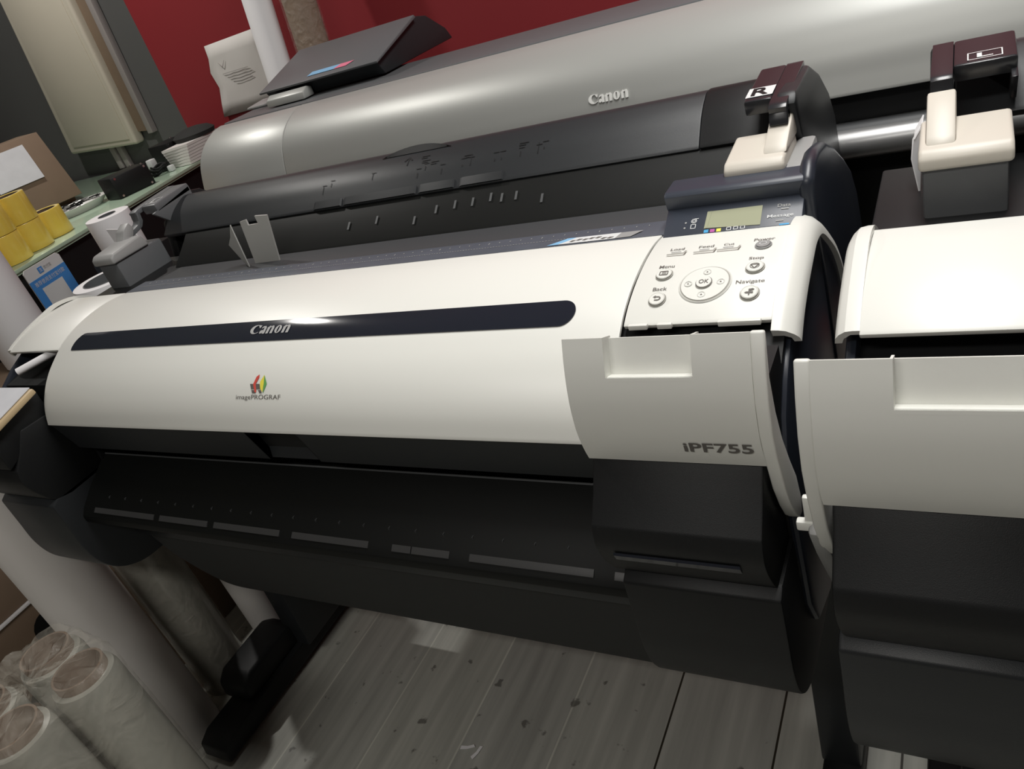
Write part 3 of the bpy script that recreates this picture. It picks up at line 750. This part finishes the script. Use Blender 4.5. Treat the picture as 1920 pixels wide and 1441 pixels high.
    g = G(); g.prism(tail, 1.1755, 1.187)
    g.build('door_cheek', M['white'], door, bevel=.002, seg=3)
    g = G()
    fit_text(g, 'iPF755', lambda x, z, h: (x, float(np.interp(z, [.886, .902, .925, .955], [-.0415, -.046, -.049, -.046])) - .0012, z), 1.1090, 1.1690, .9035, .9145, .022)
    if full: g.build('model_lettering', M['ink'], door, fix=False)
    B(G().tube((1.052, .035, .962), (1.056, -.005, .985), .0028), 'door_stay', M['white'])
    # upper ink box under the door
    ib0 = smooth_curve([(-.080, .834), (-.084, .812), (-.076, .785), (-.058, .755), (-.03, .745)], 5)
    ibox = [(-.038, .886), (-.058, .858)] + [tuple(p) for p in ib0] + [(.06, .745), (.06, .882)]
    B(G().prism(ibox, 1.012, 1.172), 'ink_tank_box', M['darker'], .002)
    ib = root.children[-1]
    g = G(); g.prism([(-.0845, .806), (-.0855, .803), (-.0825, .795), (-.080, .797)], 1.03, 1.150); g.build('box_groove', M['gloss'], ib)
    pd0 = smooth_curve([(-.070, .690), (-.070, .650), (-.062, .612), (-.045, .583), (-.018, .562), (.02, .550), (.10, .545)], 5)
    pod = [(-.056, .756), (-.0695, .748)] + [tuple(p) for p in pd0] + [(.36, .56), (.36, .66), (.05, .756)]
    B(G().prism(pod, 1.020, 1.176), 'lower_pod', M['darker'], .003)
    B(G().prism(pod, -.170, -.004), 'lower_pod', M['dark'], .003)
    B(G().prism(ibox, -.166, -.004), 'ink_tank_box', M['darker'], .006)
    # left door
    if not full:
        g = tank_door(-.004, -.172, True)
        dr = B(g, 'ink_tank_door', M['white'], 0)
        g = G(); g.prism([(y, z) for y, z in tail], -.183, -.1715); g.build('door_cheek', M['white'], dr, bevel=.002, seg=3)
        B(G().prism([(-.030, .84), (-.012, .80), (.02, .74), (.035, .712), (.05, .712), (.05, .735), (.01, .79), (-.012, .85)], -.190, -.176), 'hinge_guard', M['grey'], .004)
        g = G(); g.box(-.193, -.186, -.020, -.014, .845, .872); g.box(-.200, -.186, -.022, -.014, .836, .846)
        B(g, 'hinge_strap', M['white'], .002)
    else:
        # swung right down: its inner face is seen from above, a printed sheet lying in it
        g = G(); g.slab([(-.172, .010, .9365), (-.172, -.085, .9150), (.014, -.085, .9150), (.014, .010, .9365)], .010)
        dr = B(g, 'ink_tank_door', M['wood'], .003)
        g = G(); g.slab([(-.166, .009, .9385), (-.166, -.080, .9185), (.007, -.080, .9185), (.007, .009, .9385)], .0012)
        g.build('door_lining', M['sheet'], dr)
        g = G(); g.prism([(-.086, .894), (-.060, .905), (.0, .921), (.02, .925), (.02, .86), (-.035, .86), (-.085, .84)], -.160, -.005)
        g.build('door_shade_block', M['darker'], dr, bevel=.003)  # black block added for the shade between opened door and ink box
    # stand
    st = empty('printer_stand', base + Vector((ox, oy, 0)), None, None); st.parent = root; st.location = (0, 0, 0)
    if 'label' in st: del st['label']
    # (the stand is a part that groups its own pieces)
    for sgn, x0, x1 in ((-1, -.145, -.045), (1, 1.105, 1.178)):
        g = G(); g.prism([(-.085, .018), (-.080, .052), (-.05, .066), (.44, .066), (.455, .018)], x0 + .01, x1 - .005)
        f = g.build('foot', M['darker'], st, bevel=.006, off=off)
        g = G(); g.prism([(.03, .06), (.035, .105), (.06, .125), (.20, .125), (.23, .10), (.235, .06)], x0 - .012, x1 - .02)
        if sgn < 0: g.build('leg_socket', M['darker'], f, bevel=.012, seg=3)
        lx = -.058 if sgn < 0 else 1.142
        g = G(); g.prism([(.20, .06), (.22, .56), (.36, .56), (.34, .06)], lx - .030, lx + .030)
        g.build('leg', M['dark'], st, bevel=.006, off=off)
        for y in (-.055, .42):
            g = G(); g.tube((x0 + .03, y, .022), (x0 + .052, y, .022), .022, n=20); g.tube((x0 + .048, y, .022), (x0 + .055, y, .022), .010, n=12)
            g.build('caster', M['mid'], f)
    g = G(); g.prism([(.303, .160), (.296, .226), (.335, .232), (.340, .162)], -.09, 1.12)
    g.build('cross_bar', M['dark'], st, bevel=.003, off=off)
    g = G()
    cvb = Curve([(.0, .672), (.03, .61), (.06, .50), (.12, .36), (.20, .27), (.30, .225)], 6)
    shell(g, cvb, .0, 1.02, .003, n=30)
    B(g, 'paper_basket', M['cloth'], 0)
    g = G(); g.box(0, 1.02, .02, .66, .60, .68)
    B(g, 'base_tray', M['dark'], .004)
    return root

p1 = printer(0, 0, 'white printer with small display and round dial pad, half-open ink door at its right', True)
p2 = printer(1.398, -.043, 'white large-format printer at the right edge of the photo, only its left end showing', False)
p2['label'] = 'white large-format printer cut off by the right edge, its left ink door half open'

# ------------------------------------------------------------------ long silver printer behind
sroot = empty('wide_format_printer', (1.4, .95, 0), 'long silver-grey large-format printer standing behind the two white ones', 'printer')
so = Vector((-1.4, -.95, 0))
SC = Curve([(.735, .965), (.742, .990), (.752, 1.025), (.772, 1.068), (.806, 1.100), (.850, 1.120), (.885, 1.126)], 8)
g = G(); shell(g, SC, -.285, -.006, .006, n=50); g.build('silver_cover', M['silver'], sroot, off=so, bevel=.002)
g = G(); shell(g, SC, -.004, 3.3, .006, n=50); scov = g.build('silver_cover', M['silver'], sroot, off=so, bevel=.001)
g = G(); brand(g, lambda x, s, h: SC.pt(x, s, h + .0003), .748, .822, .062, .078, thick=.002)
g.build('raised_brand_lettering', M['bright'], scov, fix=False)
sbody = [(.76, .60), (.76, .97), (.765, 1.03), (.785, 1.06), (.82, 1.09), (.87, 1.105), (.88, 1.118), (1.02, 1.118), (1.08, 1.06), (1.12, .9), (1.12, .60)]
G().prism(sbody, -.275, 3.3).build('body', M['darker'], sroot, off=so, bevel=.004)
G().prism([(.885, 1.116), (.889, 1.128), (.975, 1.127), (1.09, 1.127), (1.10, 1.06), (.990, 1.05)], -.275, 3.3).build('top_strip', M['mid'], sroot, off=so, bevel=.002)
G().prism([(.735, .88), (.735, .905), (.745, .918), (.762, .918), (.762, .88)], -.25, 3.3).build('feed_rail', M['mid'], sroot, off=so, bevel=.004)
G().tube((-.22, .72, .895), (3.2, .72, .895), .022, n=32).build('feed_roller', M['metal'], sroot, off=so)
g = G()
for x in (.05, 3.0): g.box(x, x + .08, .80, 1.08, 0, .60)
for x in (.05, 3.0): g.box(x - .01, x + .09, .72, 1.14, 0, .06)
g.build('stand', M['darker'], sroot, off=so, bevel=.006)

# dark hooded unit standing on the silver printer
hroot = empty('desktop_printer', (.02, 1.06, 1.128), 'charcoal sloped-top unit with a blue and pink label, standing on the silver printer', 'printer')
ho = Vector((-.02, -1.06, -1.128))
g = G(); g.prism([(.965, 1.160), (.965, 1.166), (1.16, 1.216), (1.22, 1.205), (1.29, 1.16), (1.31, 1.131), (.985, 1.131)], -.175, .18)
g.build('housing', M['dark'], hroot, off=ho, bevel=.004)
g = G(); g.prism([(.955, 1.160), (.953, 1.165), (1.155, 1.2185), (1.16, 1.2115)], -.185, .19)
g.build('lid', M['mid'], hroot, off=ho, bevel=.0015)
hl = lambda x, y, h: (x, y, 1.165 + (y - .953) * .265 + .0012)
g = G(); flat_poly(g, [(-.035, .972), (.050, .972), (.062, .990), (-.028, .990)], hl, 0); flat_poly(g, [(.050, .972), (.088, .972), (.104, .990), (.062, .990)], hl, 1)
g.build('colour_label', None, hroot, off=ho, mats=[M['sky'], M['pink']], fix=False)
g = G(); g.prism([(.930, 1.130), (.934, 1.146), (.952, 1.155), (.97, 1.150), (.97, 1.130)], -.155, -.03)
g.build('paper_flap', M['silver'], hroot, off=ho, bevel=.003)

# ------------------------------------------------------------------ things behind, against the red wall
def paper_roll(name, label, cat, base, top, r, core=.02, m='paper', group=None, inner='core'):
    b = Vector(base); t = Vector(top); d = (t - b); h = d.length
    root = empty(name, base, label, cat, group)
    g = G(); g.lathe((0, 0, 0), d, [(core, 0), (r, 0), (r, h), (core, h)], 48); g.build('wound_sheet', M[m], root, bevel=.001)
    g = G(); g.lathe((0, 0, 0), d, [(core - .002, -.0005), (core, -.0005), (core, h + .001), (core - .002, h + .001)], 32); g.build('core', M[inner], root)
    return root
paper_roll('paper_roll', 'slim white paper roll leaning on the red wall behind the silver printer', 'paper roll', (-.62, 1.33, .0), (-.540, 1.47, 1.395), .044)
g = G()
kr = paper_roll('paper_roll', 'brown kraft-wrapped roll in clear plastic against the red wall', 'paper roll', (-.44, 1.36, .0), (-.400, 1.52, 1.62), .050, m='kraft')
g = G(); rows = []
for k in range(25):
    t = 2 * PI * k / 24; rr = .0545 + .003 * math.sin(5 * t)
    rows.append([(rr * math.cos(t) + .04 * f, rr * math.sin(t) + .16 * f, 1.62 * f) for f in np.linspace(.5, 1.0, 12)])
g.grid(rows); g.build('plastic_sleeve', M['wrap2'], kr)
# sheet of paper taken up on the wall
g = G(); rows = []
for (xl, z) in [(-1.083, 1.045), (-1.068, 1.090), (-1.040, 1.145), (-1.048, 1.200), (-1.030, 1.245), (-1.022, 1.288)]:
    rows.append([(xl + (-.765 - xl) * f, 1.642 - .004 * math.sin(f * 5 + z * 20) ** 2, z + .004 * f) for f in np.linspace(0, 1, 8)])
g.grid(rows); ob = g.build('paper_sheet', M['paperd'])
tag(ob, 'creased off-white paper sheet with faint notes on the red wall', 'paper')
sol = ob.modifiers.new('thickness', 'SOLIDIFY'); sol.thickness = .001; sol.offset = 0
g = G()
for k in range(5): g.box(-.99 + .01 * k, -.86 + .01 * (k % 3), 1.6355, 1.6365, 1.185 - k * .009, 1.1862 - k * .009)
g.build('handwriting', M['conduit'], ob)
g = G(); g.slab([(-.99, 1.6360, 1.225), (-.978, 1.6360, 1.205), (-.955, 1.6360, 1.228), (-.977, 1.6360, 1.209)], .001); g.build('pen_tick', M['conduit'], ob)

# small clutter at the end of the silver printer
for (x, y, r_, m_, nm, lb) in ((-.215, 1.035, .011, 'pink', 'ribbon_spool', 'small pink spool beside the white roll on the silver printer'), (-.235, 1.045, .010, 'blue', 'ribbon_spool', 'small blue spool beside the white roll on the silver printer')):
    g = G(); g.lathe((x, y, 1.1365), (0, 0, 1), [(.003, 0), (r_, 0), (r_, .004), (r_ * .6, .006), (r_ * .6, .020), (r_, .022), (r_, .026), (.003, .026)], 24)
    tag(g.build(nm, M[m_]), lb, 'spool')
g = G(); g.prism([(1.00, 1.1275), (1.00, 1.134), (1.07, 1.138), (1.08, 1.1275)], -.295, -.19)
tag(g.build('plastic_tray', M['grey'], bevel=.003), 'shallow grey tray on the left end of the silver printer top', 'tray')

# ------------------------------------------------------------------ glass-topped counter with its things
croot = empty('glass_counter', (-1.35, 1.05, 0), 'dark counter with a pale green glass top, running back to the grey wall', 'counter')
co = Vector((1.35, -1.05, 0))
g = G(); g.slab([(-.872, 0.44, .950), (-1.13, 1.62, .950), (-2.3, 1.62, .950), (-2.3, 0.44, .950)], .010); g.build('glass_top', M['greenglass'], croot, off=co, bevel=.001)
g = G(); g.slab([(-.882, 0.45, .938), (-1.14, 1.62, .938), (-2.3, 1.62, .938), (-2.3, 0.45, .938)], .006); g.build('glass_underlay', M['greenglass'], croot, off=co)
g = G(); g.slab([(-.91, .47, .930), (-1.17, 1.61, .930), (-2.28, 1.61, .930), (-2.28, .47, .930)], .93); g.build('cabinet', M['darker'], croot, off=co)
# payment sign hanging on the counter front
qroot = empty('payment_sign', (-.850, .605, .79), 'blue and white payment sign card hanging below the glass counter edge', 'sign')
qo = Vector((.850, -.605, -.79))
def QX(y, z, h): return (-.850 - (y - .54) * .20 + h, y, z)
g = G(); g.slab([QX(.540, .79, 0), QX(.672, .79, 0), QX(.672, .938, 0), QX(.664, .946, 0), QX(.548, .946, 0), QX(.540, .938, 0)], .003, 0); g.build('card', M['inkw'], qroot, off=qo)
g = G(); g.slab([QX(.540, .79, .0008), QX(.672, .79, .0008), QX(.672, .914, .0008), QX(.540, .912, .0008)], .0008); g.build('blue_field', M['blue'], qroot, off=qo)
g = G(); fit_text(g, '推荐使用支付宝付款', lambda y, z, h: QX(y, z, .0016), .552, .660, .893, .906); g.slab([QX(.565, .80, .0014), QX(.640, .80, .0014), QX(.640, .884, .0014), QX(.565, .884, .0014)], .0004); g.build('sign_lettering', M['inkw'], qroot, off=qo, fix=False)
g = G(); fit_text(g, '支付宝', lambda y, z, h: QX(y, z, .0010), .605, .632, .924, .934)
g.build('header_lettering', M['inkl'], qroot, off=qo, fix=False)
g = G(); fit_text(g, '支', lambda y, z, h: QX(y, z, .0024), .5875, .5985, .9225, .9335); g.build('badge_character', M['inkw'], qroot, off=qo, fix=False)
g = G(); g.slab([QX(.585, .920, .0016), QX(.601, .920, .0016), QX(.601, .936, .0016), QX(.585, .936, .0016)], .001); g.build('badge', M['blue'], qroot, off=qo)
# yellow tape rolls in a stepped stack
def tape(x, y, z, where, n_):
    root = empty('tape_roll', (x, y, z), 'yellow tape roll, ' + where, 'tape roll', 'yellow tape rolls stacked on the glass counter')
    g = G(); g.lathe((0, 0, 0), (0, 0, 1), [(.041, 0), (.054, 0), (.054, .080), (.041, .080)], 40); g.build('wound_tape', M['tape'], root, bevel=.0015)
    g = G(); g.lathe((0, 0, 0), (0, 0, 1), [(.038, .001), (.041, .001), (.041, .079), (.038, .079)], 32); g.build('core', M['core'], root)
dxy = Vector((.040, -.098))
start = Vector((-1.085, .815))
lvl = ['bottom', 'second', 'third', 'top']
for L_ in range(4):
    for k in range(4 - L_):
        p = start + dxy * (k + L_)
        tape(p.x, p.y, .951 + L_ * .0812, '%s row, %s of the stepped stack' % (lvl[L_], ['rightmost column', 'second column from right', 'third column from right', 'leftmost column'][k + L_]), k)
# carton with white label
kroot = empty('carton', (-1.71, 1.14, .951), 'open brown carton with a pale paper label behind the tape rolls', 'box')
g = G(); g.box(-.11, .11, -.13, .13, 0, .26)
g.slab([(.11, -.13, .26), (.11, .13, .26), (.17, .14, .02), (.17, -.10, .02)], .004)
o = g.build('box_body', M['kraft'], kroot, bevel=.002)
kroot.rotation_euler = (0, 0, -.25)
g = G(); g.slab([(.1575, -.10, .12), (.1575, .06, .12), (.1275, .06, .24), (.1275, -.10, .24)], .002); g.build('paper_label', M['sheet'], kroot)
# oval tray of small parts
troot = empty('parts_tray', (-1.30, 1.045, .951), 'pale oval tray of small clips on the glass counter', 'tray')
g = G(); g.lathe((0, 0, 0), (0, 0, 1), [(.0, .004), (.080, .004), (.105, .024), (.110, .024), (.084, 0), (0, 0)], 40)
o = g.build('dish', M['bright'], troot); troot.scale = (1.1, .75, 1); troot.rotation_euler = (0, 0, 1.2)
g = G(); random.seed(5)
for k in range(60):
    a = random.random() * 6.28; r_ = random.random() * .085; x = r_ * math.cos(a); y = r_ * math.sin(a); z = .016 + random.random() * .012
    g.box(x - .008, x + .008, y - .003, y + .003, z, z + .004, k % 2)
o = g.build('small_clips', None, troot, mats=[M['grey'], M['darker']], fix=False); o['kind'] = 'stuff'
# black adapters
def adapter(x, y, rz, label, sx=.075, sy=.055, sz=.05):
    root = empty('power_adapter', (x, y, .951), label, 'box'); root.rotation_euler = (0, 0, rz)
    g = G(); g.box(-sx, sx, -sy, sy, 0, sz * 2); g.build('case', M['darker'], root, bevel=.004)
    g = G()
    for u in (-.8, .8):
        for v in (.2, 1.8): g.tube((sx, sy * u, sz * v), (sx + .003, sy * u, sz * v), .004, n=12)
        g.tube((sx * u, sy * .8, sz * 2), (sx * u, sy * .8, sz * 2 + .004), .004, n=12)
    g.build('screw', M['chrome'], root)
adapter(-1.158, 1.18, -.2, 'black metal box with bright screws beside the small-parts tray', .05, .07, .036)
adapter(-1.264, 1.50, .0, 'black metal box farther back on the counter near the wall', .054, .06, .042)
# cable bundle with plug
g = G()
for k in range(5):
    c0 = Vector((-1.22 + .006 * k, 1.36, .957 + .006 * k)); r_ = .028 + .004 * (k % 2)
    pts = [c0 + Vector((r_ * math.cos(2 * PI * i / 20), r_ * 1.2 * math.sin(2 * PI * i / 20), .004 * math.sin(i))) for i in range(21)]
    for a, b in zip(pts[:-1], pts[1:]): g.tube(a, b, .003, n=8)
cb = g.build('power_cable', M['darker']); tag(cb, 'coiled black cable between the two black boxes on the counter', 'cable')
g = G(); g.box(-1.26, -1.232, 1.36, 1.385, .975, 1.006); g.build('plug', M['inkw'], cb, bevel=.003); g = G(); g.box(-1.165, -1.145, 1.36, 1.38, .951, .972); g.build('plug', M['inkw'], cb, bevel=.003)
# paper piles at the far end
pr = []
for k in range(7):
    x = -1.146 + .002 * k; y = 1.53 - .004 * k
    g = G(); g.slab([(x - .050, y - .12, .951 + .010 * k + .0096), (x + .050, y - .12 + .006 * k, .951 + .010 * k + .0096), (x + .050, y + .09, .951 + .010 * k + .0096), (x - .050, y + .09, .951 + .010 * k + .0096)], .0090)
    o = g.build('paper_pile', M['paperd']); tag(o, 'cream paper bundle at the counter far end, %s of the pile' % ['bottom', 'second from bottom', 'third from bottom', 'middle', 'third from top', 'second from top', 'top'][k], 'paper', 'cream paper bundles at the far end of the counter')
g = G(); g.lathe((-1.15, 1.53, 1.0215), (0, 0, 1), [(0, 0), (.075, 0), (.080, .014), (.06, .028), (.03, .034), (0, .034)], 32)
bag = g.build('black_bag', M['cloth']); bag.scale = (1, 1, 1); tag(bag, 'black soft bag on the cream papers beside the red wall edge', 'bag')
# wall panel and trunking
wp = empty('wall_panel', (-1.77, YW - .03, 1.05), 'long cream electrical panel hanging on the grey wall', 'panel')
wo = Vector((1.77, -(YW - .03), -1.05))
qd = [(-2.007, 1.062), (-1.571, 1.036), (-1.50, 1.90), (-1.86, 1.93)]
g = G(); g.slab([(x, YW - .052, z) for x, z in qd], .050); g.build('housing', M['cream'], wp, off=wo, bevel=.012, seg=3)
cx = sum(p[0] for p in qd) / 4; cz = sum(p[1] for p in qd) / 4
g = G(); g.slab([(cx + (x - cx) * .84, YW - .056, cz + (z - cz) * .94) for x, z in qd], .006); g.build('front_plate', M['cream'], wp, off=wo, bevel=.002)
g = G(); g.slab([(-1.60, YW - .02, 1.08), (-1.50, YW - .02, 1.07), (-1.44, YW - .02, 1.92), (-1.54, YW - .02, 1.92)], .018); g.build('back_plate', M['kraft'], wp, off=wo, bevel=.002)
g = G(); g.slab([(-1.505, YW - .03, 1.06), (-1.475, YW - .03, 1.06), (-1.41, YW - .03, 1.92), (-1.44, YW - .03, 1.92)], .028)
tag(g.build('cable_trunking', M['conduit'], bevel=.003), 'grey trunking running up the grey wall right of the cream panel', 'trunking')
for x, nm in ((-1.795, 'left'), (-1.748, 'right')):
    g = G(); g.slab([(x, YW - .022, .955), (x + .030, YW - .022, .955), (x + .030, YW - .022, 1.05), (x, YW - .022, 1.05)], .020)
    tag(g.build('cable_trunking', M['conduit'], bevel=.002), '%s of two short pale trunks below the cream panel' % nm, 'trunking')

# paper rolls between counter and printer
paper_roll('paper_roll', 'short fat white roll with a grey core hole behind the printer left shoulder', 'paper roll', (-.66, .725, .895), (-.66, .725, 1.005), .058, core=.024, inner='mid')
g = G(); g.box(-.74, -.58, .66, .81, 0, .894); tag(g.build('side_pedestal', M['darker'], bevel=.004), 'black pedestal under the short fat white roll', 'stand')
paper_roll('paper_roll', 'white roll with wide card core lying low behind the printer left shoulder', 'paper roll', (-.33, .43, .78), (-.33, .43, .945), .075, core=.052, inner='mid')
g = G(); g.box(-.42, -.24, .36, .52, 0, .779); tag(g.build('side_pedestal', M['darker'], bevel=.004), 'black pedestal under the roll with the wide core', 'stand')
g = G(); g.slab([(-.335, .50, .95), (-.25, .50, .95), (-.255, .50, 1.020), (-.345, .50, 1.030)], .002)
tag(g.build('paper_sheet', M['paper']), 'curled white paper corner beside the grey left ink hatch', 'paper')
paper_roll('paper_roll', 'tall white roll standing on the cartons at the left edge', 'paper roll', (-.800, .42, .76), (-.800, .42, 1.45), .072)
# thin paper tube poking out of the gap below the left shoulder
g = G(); a = Vector((-.084, .048, .944)); b = Vector((-.030, .112, .953))
g.lathe(a, b - a, [(.0045, 0), (.0065, 0), (.0065, (b - a).length + .03), (.0045, (b - a).length + .03)], 20)
tag(g.build('paper_tube', M['paper']), 'thin rolled-up white paper poking out at the left end of the front printer', 'paper roll')

# cartons at lower left
for k, (z0, z1, lb) in enumerate(((0, .262, 'brown carton with black print, on the floor at the lower left'), (.270, .755, 'plain brown carton stacked on the printed one at the lower left'))):
    cr = empty('carton', (-.97, .10, z0), lb, 'box')
    g = G(); g.box(-.22, .22, -.35, .30, 0, z1 - z0); g.build('box_body', M['kraft'], cr, bevel=.003)
    if k == 0:
        pf = lambda y, z, h: (.2208, y, z)
        g = G(); flat_poly(g, [(-.07 + .045 * math.cos(t), .17 + .05 * math.sin(t)) for t in np.linspace(0, 2 * PI, 20)[:-1]], pf)
        flat_poly(g, [(-.22, .05), (-.12, .14), (-.115, .115), (-.20, .03)], pf); g.build('black_print', M['darker'], cr, fix=False)
        g = G(); flat_poly(g, [(-.10, .10), (-.085, .10), (-.04, .21), (-.055, .21)], lambda y, z, h: (.2214, y, z)); g.build('print_cutout', M['kraft'], cr, fix=False)
g = G(); g.box(-1.19, -.742, -.26, .40, .2625, .2695); tag(g.build('white_board', M['paper'], bevel=.001), 'white board edge lying between the two brown cartons', 'board')

# tall rolls standing on the floor left of the stand
cr = empty('carton', (-.58, .33, 0), 'dark brown carton in the gap behind the tall floor rolls', 'box')
g = G(); g.box(-.13, .15, -.24, .24, 0, .34); g.build('box_body', M['kraft'], cr, bevel=.003)
paper_roll('paper_roll', 'wide white paper roll standing in front of the other rolls beside the stand', 'paper roll', (-.250, -.040, 0), (-.250, -.040, .78), .073, m='paperd')
r2 = paper_roll('paper_roll', 'white roll in shiny clear film between two plain white rolls', 'paper roll', (-.266, .114, 0), (-.266, .114, .445), .062, m='film', core=.030)
g = G(); rows = []
for k in range(33):
    t = 2 * PI * k / 32; rows.append([((.0645 + .0012 * math.sin(7 * t + f * 4)) * math.cos(t), (.0645 + .0012 * math.sin(7 * t + f * 4)) * math.sin(t), .455 * f) for f in np.linspace(0, 1, 10)])
g.grid(rows); g.build('clear_sleeve', M['wrap2'], r2)
paper_roll('paper_roll', 'slim white roll standing farthest right, beside the printer leg', 'paper roll', (-.212, .245, 0), (-.212, .245, .60), .040, m='paperd', core=.016)

# bundle of stretch-film rolls
spots = [(.142, -.238), (.034, -.226), (.124, -.345), (.016, -.334)]
names = ['at the back right', 'at the back left', 'at the front right', 'at the front left']
H = .585
for k, (x, y) in enumerate(spots):
    root = empty('film_roll', (x, y, 0), 'stretch-film roll with brown core %s of the wrapped bundle' % names[k], 'film roll', 'stretch-film rolls standing in one wrapped bundle')
    g = G(); g.lathe((0, 0, 0), (0, 0, 1), [(.040, .01), (.0495, .012), (.051, .02), (.051, H - .03), (.048, H - .018), (.040, H - .016)], 44); g.build('wound_film', M['film'], root)
    g = G(); g.lathe((0, 0, 0), (0, 0, 1), [(.036, 0), (.040, 0), (.040, H), (.036, H)], 40); g.build('core', M['core'], root, bevel=.0008)
# wrap: convex hull skirt and a loose top
pts = [(x + .056 * math.cos(2 * PI * k / 24), y + .056 * math.sin(2 * PI * k / 24)) for x, y in spots for k in range(24)]
pts = sorted(set(pts))
def cross(o, a, b): return (a[0] - o[0]) * (b[1] - o[1]) - (a[1] - o[1]) * (b[0] - o[0])
lo = []; 
for p in pts:
    while len(lo) > 1 and cross(lo[-2], lo[-1], p) <= 0: lo.pop()
    lo.append(p)
up = []
for p in reversed(pts):
    while len(up) > 1 and cross(up[-2], up[-1], p) <= 0: up.pop()
    up.append(p)
hull = lo[:-1] + up[:-1]
hc = np.mean(hull, axis=0)
L0 = []
for i in range(len(hull)):
    a = np.array(hull[i]); b = np.array(hull[(i + 1) % len(hull)]); n = max(1, int(np.linalg.norm(b - a) / .01))
    for k in range(n): L0.append(a + (b - a) * k / n)
rows = []; random.seed(11)
zs = [0.01, .1, .2, .3, .4, .48, .53, .56, .578]
for f in zs:
    rows.append([(hc[0] + (p[0] - hc[0]) * (1 + .012 * math.sin(i * 1.7 + f * 30)), hc[1] + (p[1] - hc[1]) * (1 + .012 * math.sin(i * 2.3 + f * 25)), f) for i, p in enumerate(L0 + [L0[0]])])
for s_ in (.93, .8, .6, .4, .2, .02):
    rows.append([(hc[0] + (p[0] - hc[0]) * s_, hc[1] + (p[1] - hc[1]) * s_, .590 + .006 * math.sin(i * .9 + s_ * 14) + .003 * math.sin(i * 2.7)) for i, p in enumerate(L0 + [L0[0]])])
g = G(); g.grid(rows); tag(g.build('plastic_wrap', M['wrap']), 'crinkled clear wrap around the bundle of film rolls', 'wrap')

# scraps on the floor
for k, (x, y, a) in enumerate(((.455, .095, .3), (.480, .090, 1.2))):
    g = G(); c, s_ = math.cos(a), math.sin(a)
    P_ = [(-.016, -.003), (.0, -.004), (.016, 0), (.013, .005), (0, .003), (-.014, .004)]
    g.slab([(x + u * c - v * s_, y + u * s_ + v * c, .0022 + .001 * (i % 2)) for i, (u, v) in enumerate(P_)], .001)
    tag(g.build('paper_scrap', M['paper']), '%s tiny white paper scrap on the floor under the printer' % ('left' if k == 0 else 'right'), 'scrap')

# crumpled paper tucked beside the right-hand printer's left ink hatch
g = G(); g.slab([(1.280, .330, .962), (1.2735, .334, 1.000), (1.2755, .338, 1.020), (1.2825, .346, 1.030), (1.2815, .340, .995)][::-1], .0012)
g.slab([(1.2755, .338, 1.020), (1.2825, .346, 1.030), (1.2835, .370, 1.034), (1.2760, .365, 1.022)], .0012)
tag(g.build('paper_sheet', M['paper']), 'crumpled white paper tucked against the grey ink hatch marked L', 'paper')
